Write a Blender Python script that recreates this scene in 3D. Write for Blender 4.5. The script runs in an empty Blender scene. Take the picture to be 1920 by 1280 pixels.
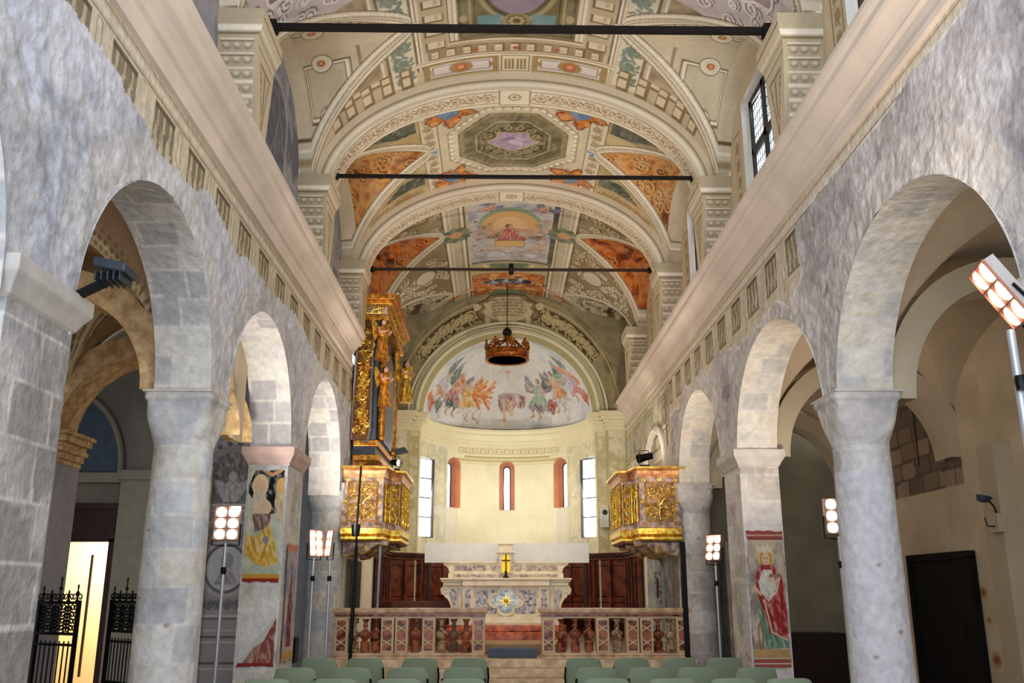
import bpy, math, random
import numpy as np
from mathutils import Vector, Matrix
C = bpy.context.scene
COL = C.collection
PI = math.pi
# ---------------------------------------------------------------- camera
F, TH, YAW = 1720.0, math.atan(468/1720.0), math.atan(25*0.965/1720.0)
cd = bpy.data.cameras.new('camera'); cam = bpy.data.objects.new('camera', cd); COL.objects.link(cam)
fw = Vector((math.sin(YAW)*math.cos(TH), math.cos(YAW)*math.cos(TH), math.sin(TH)))
rt = Vector((math.cos(YAW), -math.sin(YAW), 0)); up = rt.cross(fw)
m = Matrix.Identity(4)
for i in range(3):
    m[i][0], m[i][1], m[i][2] = rt[i], up[i], -fw[i]
m[0][3], m[1][3], m[2][3] = -0.23, 0.0, 1.62
cam.matrix_world = m
cd.sensor_width = 36.0; cd.lens = F/1920*36.0; cd.clip_start = 0.05
C.camera = cam
# ---------------------------------------------------------------- light and exposure
C.view_settings.view_transform = 'Standard'; C.view_settings.look = 'None'
C.view_settings.gamma = 1.0; C.view_settings.use_curve_mapping = False
C.view_settings.exposure = 0.5
W = bpy.data.worlds.new('sky'); C.world = W; W.use_nodes = True
bg = W.node_tree.nodes['Background']
bg.inputs[0].default_value = (0.80, 0.88, 1.0, 1); bg.inputs[1].default_value = 0.9
def area(name, loc, target, sx, sy, power, col):
    l = bpy.data.lights.new(name, 'AREA'); l.shape = 'RECTANGLE'; l.size = sx; l.size_y = sy
    l.energy = power; l.color = col
    o = bpy.data.objects.new(name, l); COL.objects.link(o); o.location = loc
    o.rotation_euler = (Vector(target)-Vector(loc)).to_track_quat('-Z', 'Y').to_euler(); return o
def spot(name, loc, target, power, col, ang=110, blend=.8, rad=.12):
    l = bpy.data.lights.new(name, 'SPOT'); l.energy = power; l.color = col
    l.spot_size = math.radians(ang); l.spot_blend = blend; l.shadow_soft_size = rad
    o = bpy.data.objects.new(name, l); COL.objects.link(o); o.location = loc
    o.rotation_euler = (Vector(target)-Vector(loc)).to_track_quat('-Z', 'Y').to_euler(); return o
WARM = (1.0, .86, .70); NEUT = (1.0, .92, .84); COOL = (.72, .84, 1.0)
# daylight through the clerestory and apse windows
for y in (7.4, 11.25, 15.3):  # the nearest one belongs to the added front bay window
    area('clerestory_daylight', (3.62, y, 7.8), (0, y-.3, 6.6), 1.1, 1.3, 70, (.85, .93, 1.0))
for s in (-1, 1):
    area('apse_daylight', (s*2.2, 25.35, 4.1), (-s*1.5, 24.4, 3.4), .7, 1.9, 60, (1, .97, .88))
# unseen fill light added behind the camera, standing in for west door daylight
area('west_fill_light', (-.8, -3.2, 4.2), (-.6, 10, 3.6), 5.2, 6.0, 330, (.70, .82, 1.0))
# floodlights: the lamp stands and the fittings behind the cornice
FL = [((-3.35, 11.0, 2.55), (1.5, 13.5, 9), 150, NEUT), ((-3.05, 14.9, 2.6), (1.5, 19, 9), 150, NEUT),
      ((3.2, 14.7, 2.45), (-1.5, 17.5, 9), 150, WARM), ((3.37, 10.75, 2.75), (3.3, 12.3, 4.3), 55, WARM),
      ((2.42, 4.75, 3.6), (-1.5, 10.5, 8.5), 170, WARM)]
for loc, tg, p, c in FL:
    spot('floodlight_beam', loc, tg, p*1.5, c, 130, .9, .15)
for s in (-1, 1):
    for y in (8.0, 12.0, 16.2, 20.2):
        spot('cornice_uplight', (s*2.78, y, 6.52), (-s*1.3, y+1.2, 9.4), 26, WARM, 150, 1, .1)
spot('cantoria_spot', (-2.25, 17.75, 4.0), (-.2, 26.5, 4.4), 210, (1, .93, .72), 120, .9, .06)
spot('cantoria_spot', (2.45, 17.3, 4.05), (.3, 26.5, 5.0), 200, (1, .93, .72), 120, .9, .06)
spot('presbytery_fill', (0, 17.9, 5.6), (0, 20.0, 1.6), 230, (1, .93, .80), 120, .9, .2)  # spot added in mid-air to brighten the altar, in place of balcony lamps
spot('nave_spot', (0, 13.4, 7.6), (0, 16.5, .6), 170, (1, .90, .76), 120, .9, .2)
# ---------------------------------------------------------------- colours, noise, canvas
def lin(c):
    c = np.asarray(c, float)/255.0
    return np.where(c <= .04045, c/12.92, ((c+.055)/1.055)**2.4)
def L4(c): a = lin(c); return (float(a[0]), float(a[1]), float(a[2]), 1)
_t = np.random.RandomState(7).rand(65536)
def vnoise(U, V, sc, seed=0):
    x = U/sc+seed*17.3; y = V/sc+seed*5.1
    xi = np.floor(x).astype(np.int64); yi = np.floor(y).astype(np.int64)
    fx = x-xi; fy = y-yi; fx = fx*fx*(3-2*fx); fy = fy*fy*(3-2*fy)
    h = lambda a, b: _t[(a*73856093 ^ b*19349663 ^ seed*83492791) & 65535]
    return (h(xi, yi)*(1-fx)+h(xi+1, yi)*fx)*(1-fy)+(h(xi, yi+1)*(1-fx)+h(xi+1, yi+1)*fx)*fy
def fbm(U, V, sc, seed=0, o=4):
    r = 0; a = 1; t = 0
    for k in range(o):
        r = r+a*vnoise(U, V, sc/2**k, seed+k*3); t += a; a *= .55
    return r/t
class Cv:
    """a painted surface: colours on the vertices of a grid with columns U and rows V (metres)"""
    def __init__(s, U, V, base):
        s.U = np.asarray(U, float); s.V = np.asarray(V, float)
        s.I = np.ones((len(V), len(U), 3))*lin(base); s.clip = None
        s.du = abs(s.U[-1]-s.U[0])/len(s.U); s.mask = None
    def box(s, u0, u1, v0, v1):
        i0 = max(0, int(np.searchsorted(s.U, u0))-1); i1 = min(len(s.U), int(np.searchsorted(s.U, u1))+1)
        j0 = max(0, int(np.searchsorted(s.V, v0))-1); j1 = min(len(s.V), int(np.searchsorted(s.V, v1))+1)
        if i1 <= i0 or j1 <= j0: return None
        sl = (slice(j0, j1), slice(i0, i1)); A, B = np.meshgrid(s.U[i0:i1], s.V[j0:j1]); return sl, A, B
    def put(s, sl, M, c, a=1.0):
        M = M*a
        if s.mask is not None: M = M*s.mask[sl]
        M = M[..., None]
        s.I[sl] = s.I[sl]*(1-M)+(lin(c) if not isinstance(c, np.ndarray) or c.ndim == 1 else c)*M
    def rect(s, u0, v0, u1, v1, c, a=1.0):
        b = s.box(min(u0, u1), max(u0, u1), min(v0, v1), max(v0, v1))
        if b: s.put(b[0], ((b[1] >= min(u0, u1)) & (b[1] <= max(u0, u1)) & (b[2] >= min(v0, v1)) & (b[2] <= max(v0, v1))).astype(float), c, a)
    def frame(s, u0, v0, u1, v1, w, c, a=1.0):
        s.rect(u0, v0, u1, v0+w, c, a); s.rect(u0, v1-w, u1, v1, c, a); s.rect(u0, v0, u0+w, v1, c, a); s.rect(u1-w, v0, u1, v1, c, a)
    def ell(s, cu, cv, ru, rv, c, ang=0, a=1.0):
        R = max(ru, rv); b = s.box(cu-R, cu+R, cv-R, cv+R)
        if not b: return
        A, B = b[1]-cu, b[2]-cv; ca, sa = math.cos(ang), math.sin(ang)
        d = np.sqrt(((A*ca+B*sa)/ru)**2+((-A*sa+B*ca)/rv)**2)
        s.put(b[0], np.clip((1-d)*min(ru, rv)/max(s.du, 1e-4)+.5, 0, 1), c, a)
    def poly(s, P, c, a=1.0):
        P = np.asarray(P, float); b = s.box(P[:, 0].min(), P[:, 0].max(), P[:, 1].min(), P[:, 1].max())
        if not b: return
        A, B = b[1], b[2]; ins = np.zeros(A.shape, bool); n = len(P)
        for i in range(n):
            x0, y0 = P[i]; x1, y1 = P[(i+1) % n]
            if y0 == y1: continue
            ins ^= ((y0 > B) != (y1 > B)) & (A < (x1-x0)*(B-y0)/(y1-y0)+x0)
        s.put(b[0], ins.astype(float), c, a)
    def polym(s, P, c, sc=.06, seed=1, a=1.0, amp=.45):
        """polygon filled with folds of light and dark paint of one hue"""
        P = np.asarray(P, float); b = s.box(P[:, 0].min(), P[:, 0].max(), P[:, 1].min(), P[:, 1].max())
        if not b: return
        A, B = b[1], b[2]; ins = np.zeros(A.shape, bool); n = len(P)
        for i in range(n):
            x0, y0 = P[i]; x1, y1 = P[(i+1) % n]
            if y0 == y1: continue
            ins ^= ((y0 > B) != (y1 > B)) & (A < (x1-x0)*(B-y0)/(y1-y0)+x0)
        f = fbm(A*1.8+B*.5, B*.8, sc, seed, 3); f = np.clip((f-.5)*2.6, -1, 1)[..., None]; base = lin(c); hi = lin((250, 240, 222)); lo = base*.25
        cc = np.where(f > 0, base*(1-f*amp)+hi*f*amp, base*(1+f*amp*1.3)-lo*f*amp*1.3)
        s.put(b[0], ins.astype(float), cc, a)
    def polyt(s, P, c, a=1.0): s.polym(P, c, .09, 7, a, .22)
    def line(s, P, w, c, a=1.0):
        n = len(P)
        for i in range(n-1):
            (x0, y0), (x1, y1) = P[i], P[i+1]; h = w/2+s.du
            b = s.box(min(x0, x1)-h, max(x0, x1)+h, min(y0, y1)-h, max(y0, y1)+h)
            if not b: continue
            A, B = b[1], b[2]; dx, dy = x1-x0, y1-y0; q = max(dx*dx+dy*dy, 1e-9)
            t = np.clip(((A-x0)*dx+(B-y0)*dy)/q, 0, 1)
            d = np.hypot(A-x0-t*dx, B-y0-t*dy)
            s.put(b[0], np.clip((w/2-d)/s.du+.5, 0, 1), c, a)
    def mottle(s, u0, v0, u1, v1, cols, sc, seed=0, M=None, a=1.0, o=4):
        b = s.box(u0, u1, v0, v1)
        if not b: return
        n = fbm(b[1], b[2], sc, seed, o); n = np.clip((n-.5)*2.2+.5, 0, .999)
        L = np.array([lin(c) for c in cols]); x = n*(len(cols)-1); k = x.astype(int); f = (x-k)[..., None]
        cc = L[k]*(1-f)+L[np.minimum(k+1, len(cols)-1)]*f
        mm = ((b[1] >= u0) & (b[1] <= u1) & (b[2] >= v0) & (b[2] <= v1)).astype(float)
        if M is not None: mm = mm*M[b[0]]
        s.put(b[0], mm, cc, a)
    def fade(s, c, sc=.3, seed=5, a=.4):
        A, B = np.meshgrid(s.U, s.V); n = fbm(A, B, sc, seed); s.put((slice(None), slice(None)), np.clip((n-.38)*2.5, 0, 1), c, a)
    def grime(s, sc=.5, amt=.12, seed=3):
        A, B = np.meshgrid(s.U, s.V)
        s.I *= (1-amt+2*amt*fbm(A, B, sc, seed))[..., None]
def vor(A, B, sx, sy, seed=0):
    """irregular stones: cell id and distance to the joint"""
    x, y = A/sx+.25*fbm(A, B, .5, seed, 2), B/sy+.25*fbm(A, B, .5, seed+5, 2); xi, yi = np.floor(x).astype(np.int64), np.floor(y).astype(np.int64)
    d1 = np.full(x.shape, 9.); d2 = d1.copy(); cid = np.zeros(x.shape, np.int64)
    for i in (-1, 0, 1):
        for j in (-1, 0, 1):
            h = (xi+i)*73856093 ^ (yi+j)*19349663 ^ (seed*83492791); px = xi+i+.15+.7*_t[h & 65535]; py = yi+j+.2+.6*_t[(h >> 3) & 65535]
            d = np.maximum(np.abs(x-px), np.abs(y-py))*.6+np.hypot(x-px, y-py)*.4; k = d < d1; d2 = np.where(k, d1, np.minimum(d2, d)); cid = np.where(k, h, cid); d1 = np.where(k, d, d1)
    return _t[(cid*31+7) & 65535], d2-d1
def spiral(cx, cy, r, turns=1.6, a0=0., d=1, n=22):
    return [(cx+r*(1-t*.82)*math.cos(a0+d*t*turns*2*PI), cy+r*(1-t*.82)*math.sin(a0+d*t*turns*2*PI)) for t in np.linspace(0, 1, n)]
def scroll(cv, u0, v0, u1, v1, c, w=.02, vert=False, n=None, a=1.0, c2=None, fill=None, leaf=True):
    """running acanthus scroll in a box"""
    if fill: cv.rect(u0, v0, u1, v1, fill, a)
    Lg, H = (v1-v0, u1-u0) if vert else (u1-u0, v1-v0)
    n = n or max(2, int(round(Lg/H))); st = Lg/n; T = (lambda p: [(u0+y, v0+x) for x, y in p]) if vert else (lambda p: [(u0+x, v0+y) for x, y in p])
    for i in range(n):
        cx = (i+.5)*st; r = min(st, H)*.40; sg = 1 if i % 2 else -1; cy = H/2
        P = spiral(cx, cy, r, 1.5, PI if True else 0, sg)
        nx = [(cx-r-st*.25, cy+sg*-r*.9), (cx-r, cy-sg*r*.3)]
        if c2: cv.line(T([(x+w*.6, y-w*.6) for x, y in nx+P]), w*1.2, c2, a)
        cv.line(T(nx+P), w, c, a); cv.ell(*T([(cx, cy)])[0], w*1.3, w*1.3, c, 0, a)
        if leaf:
            for k in range(7):
                an = k*2*PI/7+i; q = r*1.0; p0 = (cx+q*math.cos(an), cy+q*math.sin(an)); p1 = (cx+q*1.28*math.cos(an+.45), cy+q*1.28*math.sin(an+.45))
                if 0 < p1[1] < H: cv.line(T([p0, p1]), w*1.1, c, a)
def arcpts(cx, cy, rx, ry, a0, a1, n=24):
    return [(cx+rx*math.cos(t), cy+ry*math.sin(t)) for t in np.linspace(a0, a1, n)]
# ---------------------------------------------------------------- materials
MATS = {}
def nodemat(name):
    mt = bpy.data.materials.new(name); mt.use_nodes = True; nt = mt.node_tree
    return mt, nt, nt.nodes['Principled BSDF']
def mat(name, col, rough=.6, metal=0., var=.12, sc=6., bump=.0, emit=None, es=0., col2=None, spec=.3, band=None):
    if name in MATS: return MATS[name]
    mt, nt, p = nodemat(name); N = nt.nodes.new; l = nt.links.new
    tc = N('ShaderNodeTexCoord'); no = N('ShaderNodeTexNoise'); no.inputs['Scale'].default_value = sc; no.inputs['Detail'].default_value = 6
    l(tc.outputs['Object'], no.inputs['Vector'])
    r = N('ShaderNodeValToRGB'); a = np.array(L4(col)); b = np.array(L4(col2)) if col2 else a
    r.color_ramp.elements[0].position = .35; r.color_ramp.elements[1].position = .65
    lo = a*(1-var); hi = np.minimum((b if col2 else a)*(1+var), 1); lo[3] = hi[3] = 1
    r.color_ramp.elements[0].color = lo; r.color_ramp.elements[1].color = hi
    l(no.outputs['Fac'], r.inputs['Fac']); l(r.outputs['Color'], p.inputs['Base Color'])
    p.inputs['Roughness'].default_value = rough; p.inputs['Metallic'].default_value = metal
    p.inputs['Specular IOR Level'].default_value = spec
    if bump:
        bp = N('ShaderNodeBump'); bp.inputs['Strength'].default_value = bump; bp.inputs['Distance'].default_value = .02
        l(no.outputs['Fac'], bp.inputs['Height']); l(bp.outputs['Normal'], p.inputs['Normal'])
    if emit:
        p.inputs['Emission Color'].default_value = L4(emit); p.inputs['Emission Strength'].default_value = es
    MATS[name] = mt; return mt
def painted(name, bump=.15, sc=14., rough=.9, amp=.10):
    """vertex-painted plaster or stone with fine procedural mottling and bump"""
    if name in MATS: return MATS[name]
    mt, nt, p = nodemat(name); N = nt.nodes.new; l = nt.links.new
    at = N('ShaderNodeAttribute'); at.attribute_name = 'paint'
    tc = N('ShaderNodeTexCoord'); no = N('ShaderNodeTexNoise'); no.inputs['Scale'].default_value = sc; no.inputs['Detail'].default_value = 8
    l(tc.outputs['Object'], no.inputs['Vector'])
    mr = N('ShaderNodeMapRange'); mr.inputs[1].default_value = .3; mr.inputs[2].default_value = .7
    mr.inputs[3].default_value = 1-amp; mr.inputs[4].default_value = 1+amp; l(no.outputs['Fac'], mr.inputs[0])
    mx = N('ShaderNodeVectorMath'); mx.operation = 'SCALE'; l(at.outputs['Color'], mx.inputs[0]); l(mr.outputs[0], mx.inputs['Scale'])
    l(mx.outputs[0], p.inputs['Base Color']); p.inputs['Roughness'].default_value = rough; p.inputs['Specular IOR Level'].default_value = .15
    bp = N('ShaderNodeBump'); bp.inputs['Strength'].default_value = bump; bp.inputs['Distance'].default_value = .03
    l(no.outputs['Fac'], bp.inputs['Height']); l(bp.outputs['Normal'], p.inputs['Normal'])
    MATS[name] = mt; return mt
PLASTER = painted('painted_plaster', .12, 18, .9, .05)
STONE = painted('rough_stone', .8, 11, .92, .13)
# ---------------------------------------------------------------- objects
def tag(o, label=None, cat=None, group=None, kind=None):
    if label: o['label'] = label
    if cat: o['category'] = cat
    if group: o['group'] = group
    if kind: o['kind'] = kind
    return o
def thing(name, label, cat, loc=(0, 0, 0), rz=0, group=None):
    o = bpy.data.objects.new(name, None); COL.objects.link(o); o.location = loc; o.rotation_euler = (0, 0, rz)
    o.empty_display_size = .1; return tag(o, label, cat, group)
def link(name, me, mt, parent=None, kind=None):
    o = bpy.data.objects.new(name, me); COL.objects.link(o)
    if mt: me.materials.append(mt)
    if parent: o.parent = parent
    if kind: o['kind'] = kind
    return o
def grid(name, P, col, mt, parent=None, keep=None, kind=None, smooth=True, flip=False):
    H, Wd = P.shape[:2]; idx = np.arange(H*Wd).reshape(H, Wd)
    q = np.stack([idx[:-1, :-1], idx[:-1, 1:], idx[1:, 1:], idx[1:, :-1]], -1).reshape(-1, 4)
    if flip: q = q[:, ::-1]
    V = P.reshape(-1, 3); Cc = col.reshape(-1, 3)
    if keep is not None:
        k = keep.reshape(-1); q = q[k[q].all(1)]
        used = np.zeros(len(V), bool); used[q.reshape(-1)] = True; re = np.cumsum(used)-1
        V = V[used]; Cc = Cc[used]; q = re[q]
    me = bpy.data.meshes.new(name); me.vertices.add(len(V)); me.vertices.foreach_set('co', V.astype(np.float32).ravel())
    me.loops.add(q.size); me.loops.foreach_set('vertex_index', q.astype(np.int32).ravel())
    me.polygons.add(len(q)); me.polygons.foreach_set('loop_start', np.arange(0, q.size, 4, dtype=np.int32))
    me.polygons.foreach_set('use_smooth', np.full(len(q), smooth)); me.update(calc_edges=True)
    a = me.color_attributes.new('paint', 'FLOAT_COLOR', 'POINT')
    a.data.foreach_set('color', np.concatenate([np.clip(Cc, 0, 1), np.ones((len(Cc), 1))], 1).astype(np.float32).ravel())
    return link(name, me, mt, parent, kind)
class MB:
    def __init__(s): s.v = []; s.f = []
    def raw(s, V, Fc):
        o = len(s.v); s.v += [tuple(map(float, p)) for p in V]; s.f += [tuple(i+o for i in f) for f in Fc]; return s
    def box(s, x0, y0, z0, x1, y1, z1):
        V = [(x, y, z) for z in (z0, z1) for y in (y0, y1) for x in (x0, x1)]
        return s.raw(V, [(0, 2, 3, 1), (4, 5, 7, 6), (0, 1, 5, 4), (2, 6, 7, 3), (0, 4, 6, 2), (1, 3, 7, 5)])
    def lathe(s, prof, c=(0, 0, 0), n=24, a0=0, a1=2*PI, sx=1, sy=1):
        full = abs(a1-a0-2*PI) < 1e-6; m = n if full else n+1
        V = [(c[0]+r*math.cos(a0+(a1-a0)*i/n)*sx, c[1]+r*math.sin(a0+(a1-a0)*i/n)*sy, c[2]+z) for r, z in prof for i in range(m)]
        Fc = []
        for j in range(len(prof)-1):
            for i in range(n):
                k = (i+1) % m if full else i+1; Fc.append((j*m+i, j*m+k, (j+1)*m+k, (j+1)*m+i))
        if full:
            if prof[0][0] > 1e-6: Fc.append(tuple(range(m))[::-1])
            if prof[-1][0] > 1e-6: Fc.append(tuple((len(prof)-1)*m+i for i in range(m)))
        return s.raw(V, Fc)
    def tube(s, P, r, n=6, closed=False):
        P = [Vector(p) for p in P]; R = r if isinstance(r, (list, tuple, np.ndarray)) else [r]*len(P)
        V = []; Fc = []; k = len(P); prev = None
        for i, p in enumerate(P):
            t = (P[(i+1) % k]-P[i-1]) if closed else (P[min(i+1, k-1)]-P[max(i-1, 0)])
            if t.length < 1e-9: t = Vector((0, 0, 1))
            t.normalize(); ref = prev if prev is not None else (Vector((0, 0, 1)) if abs(t.z) < .9 else Vector((1, 0, 0)))
            a = ref-t*ref.dot(t)
            if a.length < 1e-6: a = Vector((0, 1, 0))-t*t.y
            a.normalize(); b = t.cross(a); prev = a
            for j in range(n):
                q = 2*PI*j/n; V.append(p+(a*math.cos(q)+b*math.sin(q))*R[i])
        for i in range(k if closed else k-1):
            i2 = (i+1) % k
            for j in range(n): Fc.append((i*n+j, i*n+(j+1) % n, i2*n+(j+1) % n, i2*n+j))
        if not closed: Fc += [tuple(range(n))[::-1], tuple((k-1)*n+j for j in range(n))]
        return s.raw(V, Fc)
    def sph(s, c, rx, ry=None, rz=None, n=12, m=8):
        ry = ry or rx; rz = rz or rx
        V = [(c[0]+rx*math.sin(PI*j/m)*math.cos(2*PI*i/n), c[1]+ry*math.sin(PI*j/m)*math.sin(2*PI*i/n), c[2]-rz*math.cos(PI*j/m)) for j in range(m+1) for i in range(n)]
        return s.raw(V, [(j*n+i, j*n+(i+1) % n, (j+1)*n+(i+1) % n, (j+1)*n+i) for j in range(m) for i in range(n)])
    def prism(s, P, axis, d0, d1):
        """outline P (a,b) extruded along axis 'x','y' or 'z'"""
        f = {'x': lambda a, b, d: (d, a, b), 'y': lambda a, b, d: (a, d, b), 'z': lambda a, b, d: (a, b, d)}[axis]; n = len(P)
        V = [f(a, b, d0) for a, b in P]+[f(a, b, d1) for a, b in P]
        return s.raw(V, [tuple(range(n))[::-1], tuple(range(n, 2*n))]+[(i, (i+1) % n, n+(i+1) % n, n+i) for i in range(n)])
    def sweep(s, path, prof, closed=False):
        """profile (out, z) swept on a horizontal path; out = right-hand side"""
        k = len(path); n = len(prof); V = []; Fc = []
        for i in range(k):
            p = Vector(path[i]); a = (p-Vector(path[i-1])) if (i or closed) else None; b = (Vector(path[(i+1) % k])-p) if (i < k-1 or closed) else None
            a = (a or b).normalized(); b = (b or a).normalized(); na = Vector((a.y, -a.x)); nb = Vector((b.y, -b.x)); nn = (na+nb); nn = nn/max(nn.dot(na), .2) if nn.length > 1e-6 else na
            for o, z in prof: V.append((p.x+nn.x*o, p.y+nn.y*o, z))
        for i in range(k if closed else k-1):
            i2 = (i+1) % k
            for j in range(n-1): Fc.append((i*n+j, i2*n+j, i2*n+j+1, i*n+j+1))
        if not closed: Fc += [tuple(range(n)), tuple((k-1)*n+j for j in range(n))[::-1]]
        return s.raw(V, Fc)
    def map(s, f): s.v = [tuple(map(float, f(*p))) for p in s.v]; return s
    def build(s, name, mt, parent=None, smooth=False, kind=None, bevel=0, label=None):
        me = bpy.data.meshes.new(name); me.from_pydata(s.v, [], s.f); me.update()
        import bmesh
        b = bmesh.new(); b.from_mesh(me); bmesh.ops.recalc_face_normals(b, faces=b.faces); b.to_mesh(me); b.free()
        if smooth:
            me.polygons.foreach_set('use_smooth', [True]*len(me.polygons))
            try: me.set_sharp_from_angle(angle=math.radians(38))
            except Exception: pass
        o = link(name, me, mt, parent, kind)
        if bevel:
            md = o.modifiers.new('bevel', 'BEVEL'); md.width = bevel; md.segments = 2; md.limit_method = 'ANGLE'
        if label: o['label'] = label
        return o
def dup(root, loc=None, rz=None, label=None):
    r = root.copy(); COL.objects.link(r)
    if loc is not None: r.location = loc
    if rz is not None: r.rotation_euler = (0, 0, rz)
    if label: r['label'] = label
    for ch in list(root.children):
        c = ch.copy(); COL.objects.link(c); c.parent = r
        for g in list(ch.children):
            d = g.copy(); COL.objects.link(d); d.parent = c
    return r
def lin_sp(a, b, st): return np.linspace(a, b, max(2, int(round(abs(b-a)/st))+1))
# ================================================================ structure
SUP = [5.3, 9.15, 13.12, 17.1]                    # supports of both arcades (y)
ZC = 3.52                                          # top of capitals
WT = .54                                           # arcade wall thickness
CREAM = (226, 214, 192)
# (yc, half width, spring z, rise)
ARL = [(3.4, 1.62, 3.3, 1.6), (7.42, 1.50, 3.45, 1.48), (11.02, 1.52, 3.45, 1.47), (15.02, 1.55, 3.45, 1.55)]
ARR = [(3.4, 1.62, 3.3, 1.6), (7.13, 1.66, 3.35, 1.50), (10.93, 1.75, 3.40, 1.42), (15.3, 1.62, 3.45, 1.45)]
def blocks(cv, sl, A, B, bw, bh, tones, seed, mortar, mc, amt=1.0, M=None):
    row = np.floor(B/bh+.35*vnoise(A, B, 1.7, seed)); off = _t[(row.astype(np.int64)*7919+seed*131) & 65535]
    x = A/bw+off*3; ci = np.floor(x+.15*vnoise(A, B, .9, seed+2)); fx = x+.15*vnoise(A, B, .9, seed+2)-ci
    fy = B/bh+.35*vnoise(A, B, 1.7, seed)-row
    tn = _t[(ci.astype(np.int64)*104729+row.astype(np.int64)*7919+seed) & 65535]
    L = np.array([lin(t) for t in tones]); k = np.minimum((tn*len(tones)).astype(int), len(tones)-1); cc = L[k]
    edge = np.minimum(np.minimum(fx, 1-fx)*bw, np.minimum(fy, 1-fy)*bh); mo = (edge < mortar).astype(float)
    cc = cc*(1-mo[..., None])+lin(mc)*mo[..., None]
    cv.put(sl, np.ones(A.shape) if M is None else M, cc, amt)
def arc_z(arches, y):
    z = np.full(y.shape, ZC)
    for yc, a, zs, b in arches:
        k = np.abs(y-yc) < a; z[k] = np.maximum(ZC-.2, zs+b*np.sqrt(1-((y[k]-yc)/a)**2))
    return z
def baluster_paint(cv, y, z0, z1, w):
    cv.rect(y-w, z0, y+w, z1, (142, 130, 104)); cv.rect(y-w, z1-.05, y+w, z1, (110, 98, 76))
    for k in (-1, 0, 1):
        c = y+k*w*.62; h = z1-z0
        cv.polyt([(c-w*.12, z0+.03), (c+w*.12, z0+.03), (c+w*.27, z0+h*.38), (c+w*.22, z0+h*.5), (c+w*.09, z0+h*.66), (c+w*.09, z0+h*.9), (c-w*.09, z0+h*.9), (c-w*.09, z0+h*.66), (c-w*.22, z0+h*.5), (c-w*.27, z0+h*.38)], (196, 184, 158))
        cv.line([(c+w*.2, z0+h*.36), (c+w*.1, z0+h*.55)], .03, (112, 100, 78))
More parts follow.
